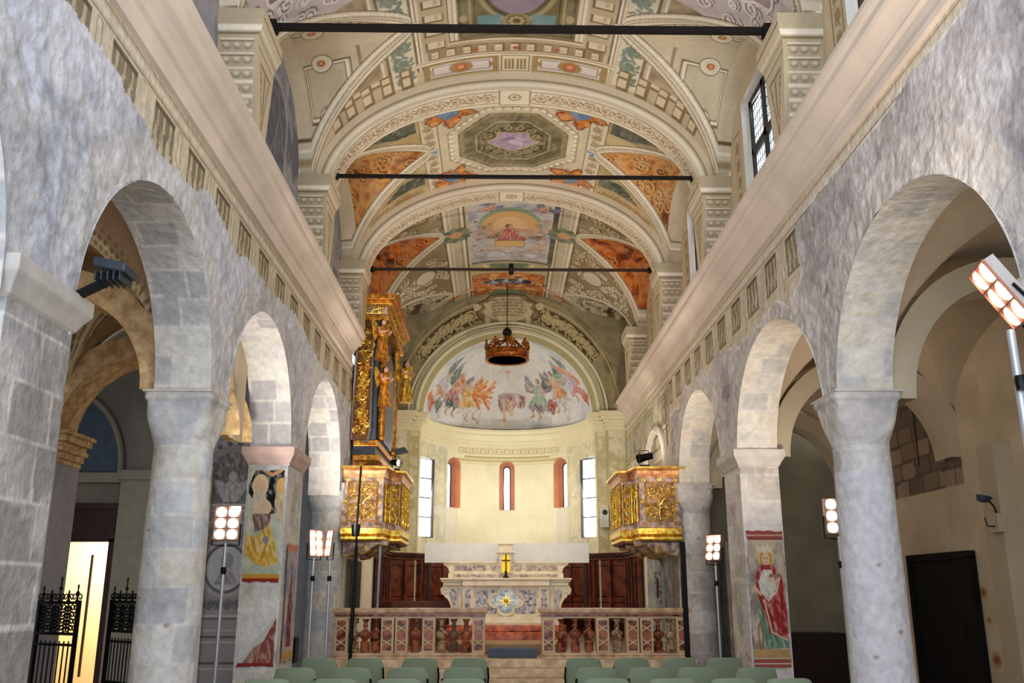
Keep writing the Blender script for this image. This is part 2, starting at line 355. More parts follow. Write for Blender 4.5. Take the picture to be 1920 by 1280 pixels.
def arcade(side):
    s = -1 if side == 'left' else 1; arches = ARL if s < 0 else ARR
    Y = lin_sp(2.0, 24.2, .017); Z = lin_sp(ZC-.25, 5.86, .017); cv = Cv(Y, Z, (205, 205, 208))
    A, B = np.meshgrid(Y, Z); sl = (slice(None), slice(None)); az = arc_z(arches, Y)
    if s < 0: T = [(202, 205, 214), (188, 192, 204), (214, 215, 220), (196, 198, 206), (176, 180, 192)]; MC = (212, 214, 222)
    else: T = [(200, 192, 190), (176, 168, 168), (208, 200, 196), (158, 152, 154), (190, 180, 176), (216, 208, 202)]; MC = (212, 204, 202)
    vi, ve = vor(A, B, .42, .27, 5 if s < 0 else 9); L_ = np.array([lin(t) for t in T]); cc = L_[np.minimum((vi*5).astype(int), 4)]; jm = np.clip(1-ve/.09, 0, 1)[..., None]
    cv.put(sl, np.ones(A.shape), cc*(1-jm)+lin(MC)*jm)
    n1 = fbm(A, B, 1.1, 11+s); n2 = fbm(A, B, .35, 21+s)
    # worn render over the blocks
    cv.put(sl, np.clip((n1-.34)*(5 if s < 0 else 3), 0, .88 if s < 0 else .5), (214, 215, 224) if s < 0 else (206, 198, 198))
    cv.put(sl, np.clip((.44-n1)*4, 0, .55)*np.clip((n2-.4)*6, 0, 1), (150, 152, 160) if s < 0 else (140, 134, 134))
    cv.put(sl, np.clip((n2-.62)*9, 0, .5), (226, 224, 226))
    cv.put(sl, np.clip((.34-n2)*7, 0, .3), (146, 146, 152))
    # voussoirs
    for yc, a, zs, b in arches:
        d = np.sqrt(((A-yc)/a)**2+((np.maximum(B, zs)-zs)/b)**2); th = np.arctan2(B-zs, A-yc)
        k = ((d > 1) & (d < 1.26+.03*vnoise(A, B, .3, 3)) & (B > zs-.1)); q = np.floor(th/(PI/13)); f = th/(PI/13)-q
        tn = _t[((q.astype(np.int64)+40)*977+int(yc*10)) & 65535][..., None]
        cc = lin((222, 216, 204) if s < 0 else (224, 216, 208))*(.78+.25*tn)
        jo = ((f < .06) | (d > 1.24)).astype(float)[..., None]; cc = cc*(1-jo)+lin((196, 192, 190))*jo
        cv.put(sl, k.astype(float)*(.42 if s < 0 else .8), cc)
    # plaster band with painted balusters
    if s < 0: lo = 5.30+.10*(fbm(A, B*0, .8, 31)-.5)*4-.30*np.clip((A-12)/8, 0, 1)
    else: lo = np.where(A < 9.6, 5.62+.2*(fbm(A, B*0, .5, 33)-.5), 5.05+.5*(fbm(A, B*0, .9, 35)-.5)*2-.5*np.clip((A-16)/3, 0, 1))
    cv.put(sl, (B > lo).astype(float), (206, 194, 170) if s < 0 else (216, 202, 180))
    cv.put(sl, ((B > lo) & (B < lo+.03)).astype(float), (236, 232, 226))
    cv.mask = (B > lo).astype(float)
    y = 5.4 if s < 0 else 9.75
    while y < 22.5:
        cv.rect(y-.40, 5.0, y+.40, 5.60, (212, 200, 176)); baluster_paint(cv, y, 5.12, 5.58, .24)
        cv.rect(y+.32, 5.0, y+.44, 5.62, (218, 206, 182)); cv.frame(y+.33, 5.02, y+.43, 5.6, .015, (170, 154, 124)); y += .86
    for zz, c, w in ((5.61, (150, 128, 96), .02), (5.66, (222, 212, 192), .05), (5.75, (164, 146, 116), .015), (5.80, (228, 218, 198), .06)):
        cv.rect(2, zz, 24.2, zz+w, c)
    cv.mask = None
    if s > 0:  # presbytery wall: remains of framed panels
        cv.mottle(17.55, 3.2, 24.2, 5.6, [(214, 202, 176), (190, 182, 150), (226, 216, 194), (176, 172, 146)], .8, 4)
        for y0 in (17.7, 19.6, 21.4, 22.9):
            cv.frame(y0, 4.75, y0+1.25, 5.5, .05, (176, 150, 112)); cv.frame(y0+.12, 4.86, y0+1.13, 5.4, .03, (150, 140, 112)); cv.mottle(y0+.15, 4.9, y0+1.1, 5.37, [(176, 180, 166), (206, 196, 170), (160, 140, 120)], .3, int(y0))
    else:
        cv.mottle(17.4, 3.2, 24.2, 5.5, [(214, 206, 184), (226, 218, 196), (204, 196, 170)], .8, 4)
    n3 = fbm(A, B, .12, 77, 3); cv.put(sl, np.clip((n3-.62)*8, 0, .3)*(B < lo), (232, 230, 230)); cv.put(sl, np.clip((.36-n3)*8, 0, .25)*(B < lo), (136, 134, 138)); cv.grime(.3, .08)
    bulge = (.05*(fbm(A, B, .4, 41)-.5)+.03*(fbm(A, B, .12, 43)-.5))*np.clip((5.5-B)*3, 0, 1)
    X = s*(3.1-bulge); P = np.stack([X, A, B], -1)
    keep = B >= az[None, :]
    for j in range(len(Y)):                                   # snap the first row to the arch line
        k = int(np.argmax(keep[:, j]));
        if k > 0: P[k-1, j, 2] = az[j]; keep[k-1, j] = True
    grid('wall_'+side, P, cv.I, STONE, keep=keep, kind='structure', flip=(s > 0))
    # outer face
    mb = MB(); xo = s*(3.1+WT); Yc = Y[::5]; za = arc_z(arches, Yc)
    V = []; Fc = []
    for j, y in enumerate(Yc): V += [(xo, y, za[j]), (xo, y, 6.4)]
    for j in range(len(Yc)-1): Fc.append((2*j, 2*j+1, 2*j+3, 2*j+2))
    mb.raw(V, Fc).build('wall_'+side+'_aisle_face', mat('aisle_plaster', (196, 180, 152), .9, 0, .06, 2., .1), kind='structure')
    # soffits
    for yc, a, zs, b in arches:
        t = np.linspace(PI, 0, 150); yy = yc+a*np.cos(t); zz = zs+b*np.sin(t)
        yy = np.concatenate([[yc-a], yy, [yc+a]]); zz = np.concatenate([[ZC-.25], zz, [ZC-.25]])
        sl_ = np.concatenate([[0], np.cumsum(np.hypot(np.diff(yy), np.diff(zz)))]); k = (zz >= ZC-.25-1e-6)
        Xs = lin_sp(0, WT+.02, .025); c2 = Cv(sl_, Xs, (214, 208, 200)); A2, B2 = np.meshgrid(sl_, Xs)
        TT = [(226, 218, 204), (214, 208, 198), (220, 210, 194), (200, 196, 190)] if s > 0 else [(208, 206, 202), (192, 190, 188), (216, 212, 204), (180, 178, 178)]
        blocks(c2, (slice(None), slice(None)), B2, A2, .36, .30, TT, int(yc*3)+60, .014, (220, 214, 206)); c2.grime(.15, .14)
        off = .02*(fbm(A2, B2, .25, 50)-.5)
        P = np.stack([np.broadcast_to(s*(3.085+B2), A2.shape), np.broadcast_to(yy, A2.shape)*1., np.broadcast_to(zz, A2.shape)+off], -1)
        grid('arch_soffit_'+side, P, c2.I, STONE, kind='structure', flip=(s > 0))
    # cornice
    prof = [(0, 5.80), (.05, 5.80), (.05, 5.86), (.03, 5.88), (.03, 6.03), (.07, 6.05), (.07, 6.08), (.09, 6.12), (.14, 6.17), (.20, 6.20), (.22, 6.23), (.22, 6.30), (.25, 6.33), (.27, 6.37), (.27, 6.42), (-.35, 6.44), (-.35, 5.8)]
    mb = MB(); V = []; Fc = []; n = len(prof); ys = [2.0, 24.2 if s > 0 else 17.2]
    for y in ys:
        for o, z in prof: V.append((s*(3.1-o), y, z))
    for j in range(n): Fc.append((j, (j+1) % n, n+(j+1) % n, n+j))
    Fc += [tuple(range(n)), tuple(range(n, 2*n))[::-1]]
    mb.raw(V, Fc).build('trim_cornice_'+side, mat('cornice_plaster', (228, 212, 196), .8, 0, .07, 1.5, .05), kind='structure')
arcade('left'); arcade('right')
# ---- presbytery lower side walls
for s, nm in ((-1, 'left'), (1, 'right')):
    Y = lin_sp(17.4, 24.2, .03); Z = lin_sp(0, 3.5, .03); cv = Cv(Y, Z, (236, 226, 204)); A, B = np.meshgrid(Y, Z)
    if s > 0:
        cv.mottle(17.4, 0, 21.2, 3.5, [(150, 150, 150), (176, 174, 172), (132, 132, 134), (190, 184, 176)], .4, 8)
        cv.rect(21.2, 0, 24.2, 3.5, (236, 228, 200))
    cv.grime(.5, .05)
    P = np.stack([np.full(A.shape, s*3.1), A, B], -1); grid('wall_presbytery_'+nm, P, cv.I, PLASTER, kind='structure')
# ---- blind arch on the right presbytery wall
cvn = [(y, z) for y, z in arcpts(19.1, 3.5, 1.3, 1.3, 0, PI, 28)]
Y = lin_sp(17.8, 20.4, .03); Z = lin_sp(3.2, 4.82, .03); A, B = np.meshgrid(Y, Z); cv = Cv(Y, Z, (160, 148, 134)); blocks(cv, (slice(None), slice(None)), A, B, .5, .28, [(164, 150, 136), (136, 124, 114), (182, 168, 150)], 4, .02, (120, 108, 96)); cv.grime(.3, .15)
grid('trim_1', np.stack([np.full(A.shape, 3.075), A, B], -1), cv.I, STONE, keep=((A-19.1)**2+(B-3.5)**2 < 1.69) | ((B < 3.5) & (np.abs(A-19.1) < 1.3)), kind='structure', flip=True)
MB().tube([(3.07, y, z) for y, z in [(20.48, 3.2)]+arcpts(19.1, 3.5, 1.38, 1.38, 0, PI, 28)+[(17.72, 3.2)]], .10, 6).build('trim_2', mat('pale_stone', (206, 198, 188), .85, 0, .1, 6, .2), smooth=True, kind='structure')
# ================================================================ vault
ZS, RISE, HX, WX = 7.62, 1.98, 3.1, 3.3
BAYS = [(7.35, 1.40), (11.38, 1.47), (15.25, 1.6), (19.45, 1.75), (23.65, 1.7)]
xs = np.concatenate([np.linspace(-WX, -HX, 12)[:-1], -HX*np.cos(np.linspace(0, PI, 520)), np.linspace(HX, WX, 12)[1:]])
def zbar(x): return ZS+RISE*np.sqrt(np.clip(1-(x/HX)**2, 0, 1))
ss = np.concatenate([[0], np.cumsum(np.hypot(np.diff(xs), np.diff(np.where(np.abs(xs) > HX, ZS, zbar(xs)))))]); ss -= ss[-1]/2
APX = 1.5
def vault_z(X, Yv):
    zb = np.where(np.abs(X) <= HX, zbar(X), ZS-.2); z = zb.copy(); lun = np.zeros(X.shape, bool); gro = np.full(X.shape, 9.)
    t = np.clip((np.abs(X)-APX)/(WX-APX), 0, 1); top = zbar(APX)+(8.86-zbar(APX))*t
    for yc, hw in BAYS:
        dy = (Yv-yc)/hw; zl = ZS+(top-ZS)*np.sqrt(np.clip(1-dy**2, 0, 1)); k = (np.abs(X) > APX) & (np.abs(dy) < 1) & (zl > zb)
        z = np.where(k, zl, z); lun |= k
        r = np.clip((zb-ZS)/(top-ZS), 0, 1); g = hw*np.sqrt(1-r**2)      # half width of the groin at this x
        gro = np.where(np.abs(X) > APX-.25, np.minimum(gro, np.abs(np.abs(Yv-yc)-g)*np.where(np.abs(X) > APX, 1, 3)+np.where(np.abs(X) > APX, 0, (APX-np.abs(X)))), gro)
    return z, lun, gro
BEI = (212, 198, 176)
def modillions(cv, a, b, c0, c1, vert, n, base=(190, 172, 140)):
    if vert: cv.rect(c0, a, c1, b, base)
    else: cv.rect(a, c0, b, c1, base)
    st = (b-a)/n; h = c1-c0
    for i in range(n):
        p0 = a+(i+.22)*st; p1 = a+(i+.78)*st
        for (x0, x1, y0, y1, c) in ((p0, p1, c0+.08*h, c1-.1*h, (120, 96, 66)), (p0+.0*st, p1-.1*st, c0+.2*h, c1-.16*h, (222, 206, 178)), (p0+.05*st, p1-.2*st, c0+.55*h, c1-.3*h, (196, 176, 146))):
            if vert: cv.rect(y0, x0, y1, x1, c)
            else: cv.rect(x0, y0, x1, y1, c)
def mould(cv, p, vert, a, b, seq):
    for w, c in seq:
        if vert: cv.rect(p, a, p+w, b, c)
        else: cv.rect(a, p, b, p+w, c)
        p += w
    return p
DK, MD, LT, WH = (122, 100, 72), (176, 156, 122), (224, 210, 184), (238, 228, 208)
SEQ = [(.02, DK), (.05, LT), (.015, MD), (.04, WH), (.015, DK), (.05, MD), (.02, LT)]
def cartouche(cv, cu, cvv, r, fl=1, blue=(112, 138, 178)):
    n = 40; P = []
    for i in range(n):
        t = 2*PI*i/n; q = r*(1+.28*math.sin(5*t+1)+.16*math.sin(9*t)); P.append((cu+q*math.cos(t)*1.15, cvv+q*math.sin(t)*1.25))
    cv.polyt(P, (206, 124, 52)); cv.line(P+[P[0]], .03, (120, 48, 20))
    for i in range(9):
        t = 2*PI*i/9+.3; cv.line(spiral(cu+r*.92*math.cos(t)*1.15, cvv+r*.92*math.sin(t)*1.2, r*.24, 1.2, t, 1, 12), .02, (238, 176, 98) if i % 2 else (140, 56, 22))
    P = [(cu+r*.6*(1+.15*math.sin(4*t+1))*math.cos(t), cvv+r*.6*(1+.15*math.sin(4*t+1))*math.sin(t)) for t in np.linspace(0, 2*PI, 24)]
    cv.polyt(P, blue); cv.line(P+[P[0]], .02, (150, 110, 60))
def octo(h, w, k=.42): return [(-w*k, -h), (w*k, -h), (w, -h*k), (w, h*k), (w*k, h), (-w*k, h), (-w, h*k), (-w, -h*k)]
def cell_orange(cv, lun, gro, base, dark, hi, seed, sel):
    """foliage scrolls on the webs of the lunettes"""
    cv.mask = (lun & sel).astype(float)
    A, B = np.meshgrid(cv.U, cv.V); cv.mottle(cv.U[0], cv.V[0], cv.U[-1], cv.V[-1], [base, hi, base, dark], .35, seed)
    rnd = random.Random(seed)
    for i in range(90):
        u = rnd.choice((-1, 1))*rnd.uniform(1.5, 3.6); v = rnd.uniform(cv.V[0], cv.V[-1]); r = rnd.uniform(.12, .22)
        P = spiral(u, v, r, 1.4, rnd.uniform(0, 6), rnd.choice((-1, 1)), 16)
        cv.line([(a+.02, b-.02) for a, b in P], .045, dark); cv.line(P, .035, hi)
    cv.mask = None
def bay_common(y0, y1, name, painter):
    ys = lin_sp(y0, y1, .0165); X, Yv = np.meshgrid(xs, ys); z, lun, gro = vault_z(X, Yv); cv = Cv(ss, ys, BEI)
    A, B = np.meshgrid(ss, ys); cv.mottle(ss[0], y0, ss[-1], y1, [(206, 190, 162), (218, 204, 176), (200, 184, 154)], .9, 2)
    painter(cv, lun, gro, X, A, B)
    # groin ribs painted as pale mouldings
    sl = (slice(None), slice(None))
    k = (np.abs(X) > APX-.15)
    cv.put(sl, ((gro < .17) & k).astype(float), (216, 204, 180)); cv.put(sl, ((gro < .18) & (gro > .155) & k).astype(float), (112, 94, 70))
    cv.put(sl, ((gro < .11) & (gro > .085) & k).astype(float), (246, 238, 220)); cv.put(sl, ((gro < .05) & (gro > .03) & k).astype(float), (160, 142, 112))
    cv.fade((206, 192, 168), .25, 13, .20); cv.grime(.4, .06, 5); cv.grime(.08, .05, 9)
    keep = (np.abs(X) <= HX) | lun
    z = np.where(np.abs(X) <= HX, np.maximum(z, ZS), z)
    grid(name, np.stack([X, Yv, z], -1), cv.I, PLASTER, keep=keep, kind='structure', flip=True)
def lilac(cv):
    for q in (-1, 1):
        lo, hi = sorted((q*1.98, q*4.2)); cv.rect(lo, 8.0, hi, 10.4, (206, 192, 186)); rnd = random.Random(6)
        for i in range(120):
            P = spiral(q*rnd.uniform(2.0, 4), rnd.uniform(8.2, 10.2), rnd.uniform(.07, .14), 1.4, rnd.uniform(0, 6), rnd.choice((-1, 1)), 14); cv.line([(a+.02, b-.02) for a, b in P], .035, (124, 104, 98)); cv.line(P, .028, (236, 228, 220))
        P = [(q*2.75+.62*(1+.10*math.sin(5*t))*math.cos(t), 9.25+.42*(1+.10*math.sin(7*t))*math.sin(t)) for t in np.linspace(0, 2*PI, 40)]
        cv.polym(P, (160, 132, 144), .3, 4, 1, .3); cv.line([(a+.02, b-.02) for a, b in P], .05, (130, 108, 100)); cv.line(P, .045, (232, 222, 214)); cv.line([(q*2.3, 9.1), (q*3.1, 9.3)], .015, (110, 86, 96))
def paint_a(cv, lun, gro, X, A, B):      # bay with the oval panel
    U0, U1 = 9.45, 13.1
    def sidefill():
        for s in (-1, 1):
            a, b = (1.95, 3.0); lo, hi = sorted((s*a, s*b))
            cv.rect(lo, 9.2, hi, 13.1, (196, 180, 150)); cv.frame(lo, 9.6, hi, 12.6, .05, DK); cv.frame(lo+.09, 9.7, hi-.09, 12.5, .03, WH)
            cv.mottle(lo+.15, 9.8, hi-.15, 12.4, [(150, 128, 100), (186, 166, 134), (112, 92, 72)], .5, 6)
    sidefill()
    lilac(cv)
    cv.rect(-1.95, 9.2, 1.95, 13.1, (206, 192, 162))
    for s in (-1, 1):                                       # green scroll column
        lo, hi = sorted((s*1.55, s*1.95)); cv.rect(lo, 9.2, hi, 12.9, (224, 214, 190)); scroll(cv, lo+.03, 9.3, hi-.03, 12.85, (128, 140, 126), .05, True, 9, c2=(176, 182, 164))
        lo, hi = sorted((s*1.02, s*1.4)); modillions(cv, 9.2, 12.2, lo, hi, True, 9)
        p = s*1.42 if s > 0 else s*1.54; mould(cv, p, True, 9.2, 12.6, [(.03, DK), (.04, WH), (.02, DK), (.03, LT)])
        lo, hi = sorted((s*.86, s*1.0)); mould(cv, lo, True, 9.2, 12.0, [(.02, DK), (.05, LT), (.02, MD), (.04, WH)])
    cv.rect(-.86, 9.2, .86, 12.0, (118, 108, 76)); cv.frame(-.84, 9.3, .84, 11.95, .03, (86, 76, 52)); cv.frame(-.7, 9.4, .7, 11.85, .05, (166, 152, 112)); cv.frame(-.62, 9.5, .62, 11.78, .02, (70, 60, 42))
    cv.ell(0, 10.6, .62, 1.05, (166, 152, 112)); cv.ell(0, 10.6, .55, .96, (92, 82, 58)); cv.ell(0, 10.6, .48, .86, (150, 134, 150))
    for s in (-1, 1): cv.rect(s*.22, 11.45, s*.56, 11.72, (112, 146, 148)); cv.ell(s*.77, 11.5, .06, .09, (176, 160, 118))
    cv.ell(0, 11.62, .2, .2, (150, 136, 98)); cv.ell(0, 11.62, .15, .15, (104, 92, 64))
    for i in range(8): cv.ell(.09*math.cos(i*PI/4), 11.62+.09*math.sin(i*PI/4), .035, .035, (176, 160, 118))
    mould(cv, 12.0, False, -1.0, 1.0, [(.03, DK), (.05, LT), (.03, MD)])
    modillions(cv, -1.35, 1.35, 12.14, 12.40, False, 11, (160, 138, 106))
    for u in (-.62, 0., .62): cv.ell(u, 12.3, .045, .045, (176, 84, 44))
    mould(cv, 12.40, False, -1.55, 1.55, [(.03, LT), (.02, DK), (.04, WH), (.02, MD)])
    for s in (-1, 1):
        lo, hi = sorted((s*.26, s*1.45)); cv.rect(lo, 12.5, hi, 12.95, (164, 140, 92)); cv.rect(lo+.1, 12.56, hi-.1, 12.89, (222, 212, 206)); cv.frame(lo+.14, 12.6, hi-.14, 12.85, .02, (130, 110, 78))
        c = (lo+hi)/2; cv.ell(c, 12.72, .19, .15, (164, 140, 92)); cv.ell(c, 12.72, .11, .10, (190, 104, 62)); cv.ell(c, 12.72, .05, .05, (224, 160, 120))
        for e in (lo+.08, hi-.08): cv.rect(e-.05, 12.66, e+.05, 12.78, (164, 140, 92))
    cv.rect(-.24, 12.45, .24, 13.1, (226, 214, 186)); cv.frame(-.22, 12.5, .22, 12.95, .02, DK)
    for i in range(6): cv.rect(-.17+i*.06, 12.6, -.13+i*.06, 12.9, (150, 128, 84))
    for s in (-1, 1):                                       # brackets fanning toward the rib
        for k, u in enumerate((1.62, 1.95, 2.3, 2.62, 2.92)):
            lo, hi = sorted((s*u, s*(u+.2))); cv.rect(lo, 12.42, hi, 12.98, (140, 118, 86)); cv.rect(lo+.02, 12.46, hi-.05, 12.9, (220, 204, 176)); cv.rect(lo+.02, 12.6, hi-.05, 12.66, (150, 126, 90))
        cv.mask = (lun).astype(float)
        lo, hi = sorted((s*1.5, s*4)); cv.rect(lo, 9, hi, 13.1, (206, 190, 160)); 
        for sg in (-1, 1):
            y = 11.38+sg*.76; cv.mottle(lo, y-.6, hi, y+.6, [(196, 180, 150), (212, 198, 170)], .5, 5); l2, h2 = sorted((s*2.55, s*3.75))
            for (d, w, c) in ((0, .035, DK), (.06, .035, WH), (.11, .02, DK)): cv.frame(l2+d, y-.42+d*.6, h2-d, y+.42-d*.6, w, c)
            for yy in (y-.40, y+.40):
                cv.ell(s*3.15, yy, .26, .17, LT); cv.line(arcpts(s*3.15, yy, .25, .16, 0, 2*PI), .02, DK); cv.line(arcpts(s*3.15, yy, .21, .13, 0, 2*PI), .02, WH); cv.ell(s*3.15, yy, .10, .06, (176, 96, 50)); cv.ell(s*3.15, yy, .05, .03, (226, 160, 110))
            cv.rect(s*2.36, y-.6, s*2.42, y+.6, (150, 130, 102))
            for i in range(7):
                t = i*PI/3.5; cv.ell(s*2.3+.09*math.cos(t), y+.09*math.sin(t), .05, .05, (204, 128, 66)); 
            cv.line([(s*2.3, y), (s*2.1, y+.2), (s*2.3, y+.42)], .05, (190, 106, 50))
        cv.mask = None
bay_common(9.2, 13.1, 'ceiling_nave_oval_bay', paint_a)
def paint_a0(cv, lun, gro, X, A, B):
    cv.mottle(-4.5, 4, 4.5, 9.3, [(190, 172, 140), (212, 196, 166), (160, 142, 112)], .7, 9)
    lilac(cv)
    for s in (-1, 1): scroll(cv, min(s*1.2, s*1.6), 5, max(s*1.2, s*1.6), 9, (140, 120, 90), .05, True, 9)
bay_common(4.6, 9.2, 'ceiling_nave_front_bay', paint_a0)
def paint_b(cv, lun, gro, X, A, B):      # octagon bay
    yc = 15.3; sl = (slice(None), slice(None))
    for s in (-1, 1):
        lo, hi = sorted((s*1.66, s*3.1)); cv.rect(lo, 13.2, hi, 17.2, (190, 166, 118)); cv.mottle(lo, 13.2, hi, 17.2, [(176, 152, 106), (206, 184, 140)], .3, 12)
        for y0, y1 in ((13.55, 13.9), (16.6, 16.95)):
            scroll(cv, lo+.1, y0, hi-.1, y1, (150, 120, 76), .025, False, 5)
        for y0, y1 in ((13.98, 14.42), (16.1, 16.5)):
            cv.polyt([(s*1.72, y0), (s*1.72, y1), (s*2.1, y1-.02), (s*2.75, (y0+y1)/2 + (-.25 if y0 < 15 else .25)), (s*2.6, y0 if y0 < 15 else y1), (s*2.2, y0)], (84, 90, 78))
        cv.mottle(lo, 13.98, hi-.5, 14.42, [(70, 78, 68), (112, 118, 100)], .08, 4, a=.35)
        lo, hi = sorted((s*1.36, s*1.66)); cv.rect(lo, 13.2, hi, 17.2, (222, 210, 184)); scroll(cv, lo+.05, 13.5, hi-.05, 17.0, (168, 146, 108), .03, True, 13)
        cv.rect(s*1.655, 13.2, s*1.675, 17.2, DK); cv.rect(s*1.35, 13.2, s*1.37, 17.2, DK)
    cv.rect(-1.35, 13.2, 1.35, 17.2, (214, 200, 170))
    for k, c, grow in ((1, (214, 202, 172), 1.27), (2, (176, 160, 124), 1.20), (3, (224, 212, 186), 1.16), (4, (116, 104, 74), 1.0), (5, (150, 138, 100), .97), (6, (108, 100, 72), .90), (7, (178, 166, 128), .70), (8, (92, 82, 58), .66), (9, (128, 118, 84), .60), (10, (70, 60, 44), .57)):
        cv.polyt([(a, yc+b) for a, b in octo(1.04*grow, 1.0*grow)], c)
    cv.mottle(-1.0, 14.2, 1.0, 16.4, [(104, 96, 66), (140, 128, 92)], .12, 9, a=.25)
    O = octo(1.04*1.17, 1.17); O.append(O[0])                      # dentils around the octagon
    for i in range(8):
        (a0, b0), (a1, b1) = O[i], O[i+1]; n = 6; dx, dy = a1-a0, b1-b0; q = math.hypot(dx, dy)
        for k in range(n):
            t = (k+.5)/n; cx, cy = a0+dx*t, b0+dy*t; ux, uy = dx/q*.05, dy/q*.05; nx, ny = -cx*.055, -cy*.055
            cv.polyt([(cx-ux, yc+cy-uy), (cx+ux, yc+cy+uy), (cx+ux+nx, yc+cy+uy+ny), (cx-ux+nx, yc+cy-uy+ny)], (244, 234, 210))
            cv.line([(cx+ux, yc+cy+uy), (cx+ux+nx, yc+cy+uy+ny)], .02, (140, 118, 80))
    for i in range(14): cv.line(spiral(.48*math.cos(i*PI/7), yc+.5*math.sin(i*PI/7), .1, 1.2, i, 1, 12), .025, (178, 166, 120))
    P = [(.40*(1+.16*math.cos(6*t))*math.cos(t), yc+.34*(1+.16*math.sin(5*t))*math.sin(t)) for t in np.linspace(0, 2*PI, 40)]
    cv.polyt(P, (168, 146, 172)); cv.line(P+[P[0]], .03, (186, 172, 126))
    b = cv.box(-.5, .5, yc-.5, yc+.5); cv.ell(.05, yc+.05, .16, .08, (200, 180, 200), .5); cv.ell(-.1, yc-.08, .14, .06, (140, 116, 146), -.3); cv.ell(.12, yc-.1, .1, .05, (196, 170, 190), .9); cv.ell(.0, yc+.17, .05, .05, (176, 142, 150))
    for s in (-1, 1):
        for yy in (14.08, 16.60):
            cartouche(cv, s*1.14, yy, .31)
    # webs
    cell_orange(cv, lun, gro, (186, 118, 62), (112, 62, 32), (214, 164, 100), 21, (np.abs(A) < 3.6))
    for s in (-1, 1):                                              # blue shells at the groin tips
        for i in range(9):
            t = i*2*PI/9; cv.ell(s*1.52+.09*math.cos(t), yc+.09*math.sin(t), .055, .055, (120, 142, 170) if i % 2 else (176, 190, 204))
bay_common(13.45, 17.0, 'ceiling_nave_octagon_bay', paint_b)
def figure(cv, x, y, h, robe, wing, hair=(110, 70, 44), lean=0., robe2=None, flip=1, skin=(218, 168, 132), up_=1, leg=True, au=1.0):
    """a flying or seated painted figure, h = height"""
    ca, sa = math.cos(lean), math.sin(lean); sd = int(abs(x*37+y*11)) % 50
    def T(P): return [(x+(flip*p*ca+q*sa)*h*au, y+up_*(-flip*p*sa+q*ca)*h) for p, q in P]
    dk = tuple(int(c*.55) for c in robe); lt = tuple(min(255, int(c*1.2+22)) for c in robe); sk2 = tuple(int(c*.78) for c in skin)
    if wing:
        wd = tuple(int(c*.6) for c in wing); wl = tuple(min(255, int(c*1.3+20)) for c in wing)
        for sgn, k, rt_ in ((1, 1.0, 0), (-1, .75, .1)):
            for i in range(8):
                t = i/7.; L = (.62-.30*t)*k; an = 2.25+.55*t+rt_; bx_, by_ = -.06-.10*t, .66-.12*t
                tip = (bx_+L*math.cos(an), by_+L*math.sin(an)); nx, ny = -math.sin(an)*.045, math.cos(an)*.045
                Q = [(sgn*p, q) for p, q in ((bx_-nx*.4, by_-ny*.4), (tip[0]-nx, tip[1]-ny), (tip[0]+math.cos(an)*.05, tip[1]+math.sin(an)*.05), (tip[0]+nx, tip[1]+ny), (bx_+nx*.4, by_+ny*.4))]
                cv.polym(T(Q), wl if i % 3 == 0 else wing, .04, sd+i); cv.line(T([Q[0], Q[1]]), .010*h, wd, .8)
    if leg:
        for P, w in (((( -.02, .30), (.07, .12)), .085), (((.07, .12), (-.04, -.10)), .062), (((.10, .30), (.23, .12)), .08), (((.23, .12), (.20, -.08)), .058)): cv.line(T(P), w*h, skin); cv.line(T([(P[0][0]-.03, P[0][1]), (P[1][0]-.025, P[1][1])]), w*h*.25, sk2)
        cv.line(T([(-.04, -.10), (.03, -.15)]), .045*h, sk2); cv.line(T([(.20, -.08), (.28, -.11)]), .045*h, sk2)
    if robe2:
        Q = [(-.1, .42), (.16, .44), (.30, .28), (.36, .14), (.27, .10), (.22, .03), (.14, .12), (.06, .02), (-.02, .06), (-.10, -.02), (-.16, .10), (-.32, .04), (-.22, .2)]
        cv.polym(T(Q), robe2, .05, sd+3, amp=.6); cv.line(T(Q[2:]), .012*h, tuple(int(c*.6) for c in robe2), .7)
    R = [(-.12, .72), (-.02, .76), (.12, .73), (.16, .60), (.15, .48), (.26, .34), (.32, .24), (.22, .20), (.14, .25), (.05, .18), (-.04, .24), (-.12, .14), (-.30, .24), (-.22, .38), (-.15, .5), (-.16, .62)]
    cv.polym(T(R), robe, .05, sd, amp=.7); cv.line(T(R+[R[0]]), .011*h, dk, .6)
    rnd = random.Random(sd)
    for i in range(7):
        p = rnd.uniform(-.11, .12); cv.line(T([(p, .68-rnd.uniform(0, .15)), (p*1.2+rnd.uniform(-.03, .03), .46), (p*1.9, .24+rnd.uniform(-.02, .04))]), .012*h, dk if i % 2 else lt, .75)
    cv.line(T([(-.13, .46), (.0, .43), (.15, .47)]), .018*h, lt)
    for P in (((-.11, .69), (-.20, .54)), ((-.20, .54), (-.05, .47))): cv.line(T(P), .055*h, skin); cv.line(T([(a, b-.018) for a, b in P]), .014*h, sk2)
    for P in (((.11, .70), (.25, .61)), ((.25, .61), (.36, .74))): cv.line(T(P), .052*h, skin); cv.line(T([(a, b-.018) for a, b in P]), .014*h, sk2)
    cv.ell(*T([(-.02, .865)])[0], .075*h*au, .085*h, hair); cv.ell(*T([(-.05, .83)])[0], .05*h*au, .05*h, hair)
    cv.line(T([(.0, .74), (.01, .80)]), .05*h, skin); cv.ell(*T([(.015, .85)])[0], .052*h*au, .066*h, skin)
    cv.ell(*T([(.035, .865)])[0], .008*h, .006*h, (90, 60, 50)); cv.ell(*T([(.0, .865)])[0], .008*h, .006*h, (90, 60, 50)); cv.line(T([(.005, .82), (.03, .82)]), .008*h, (170, 90, 80)); cv.line(T([(-.03, .88), (-.035, .82)]), .014*h, sk2)
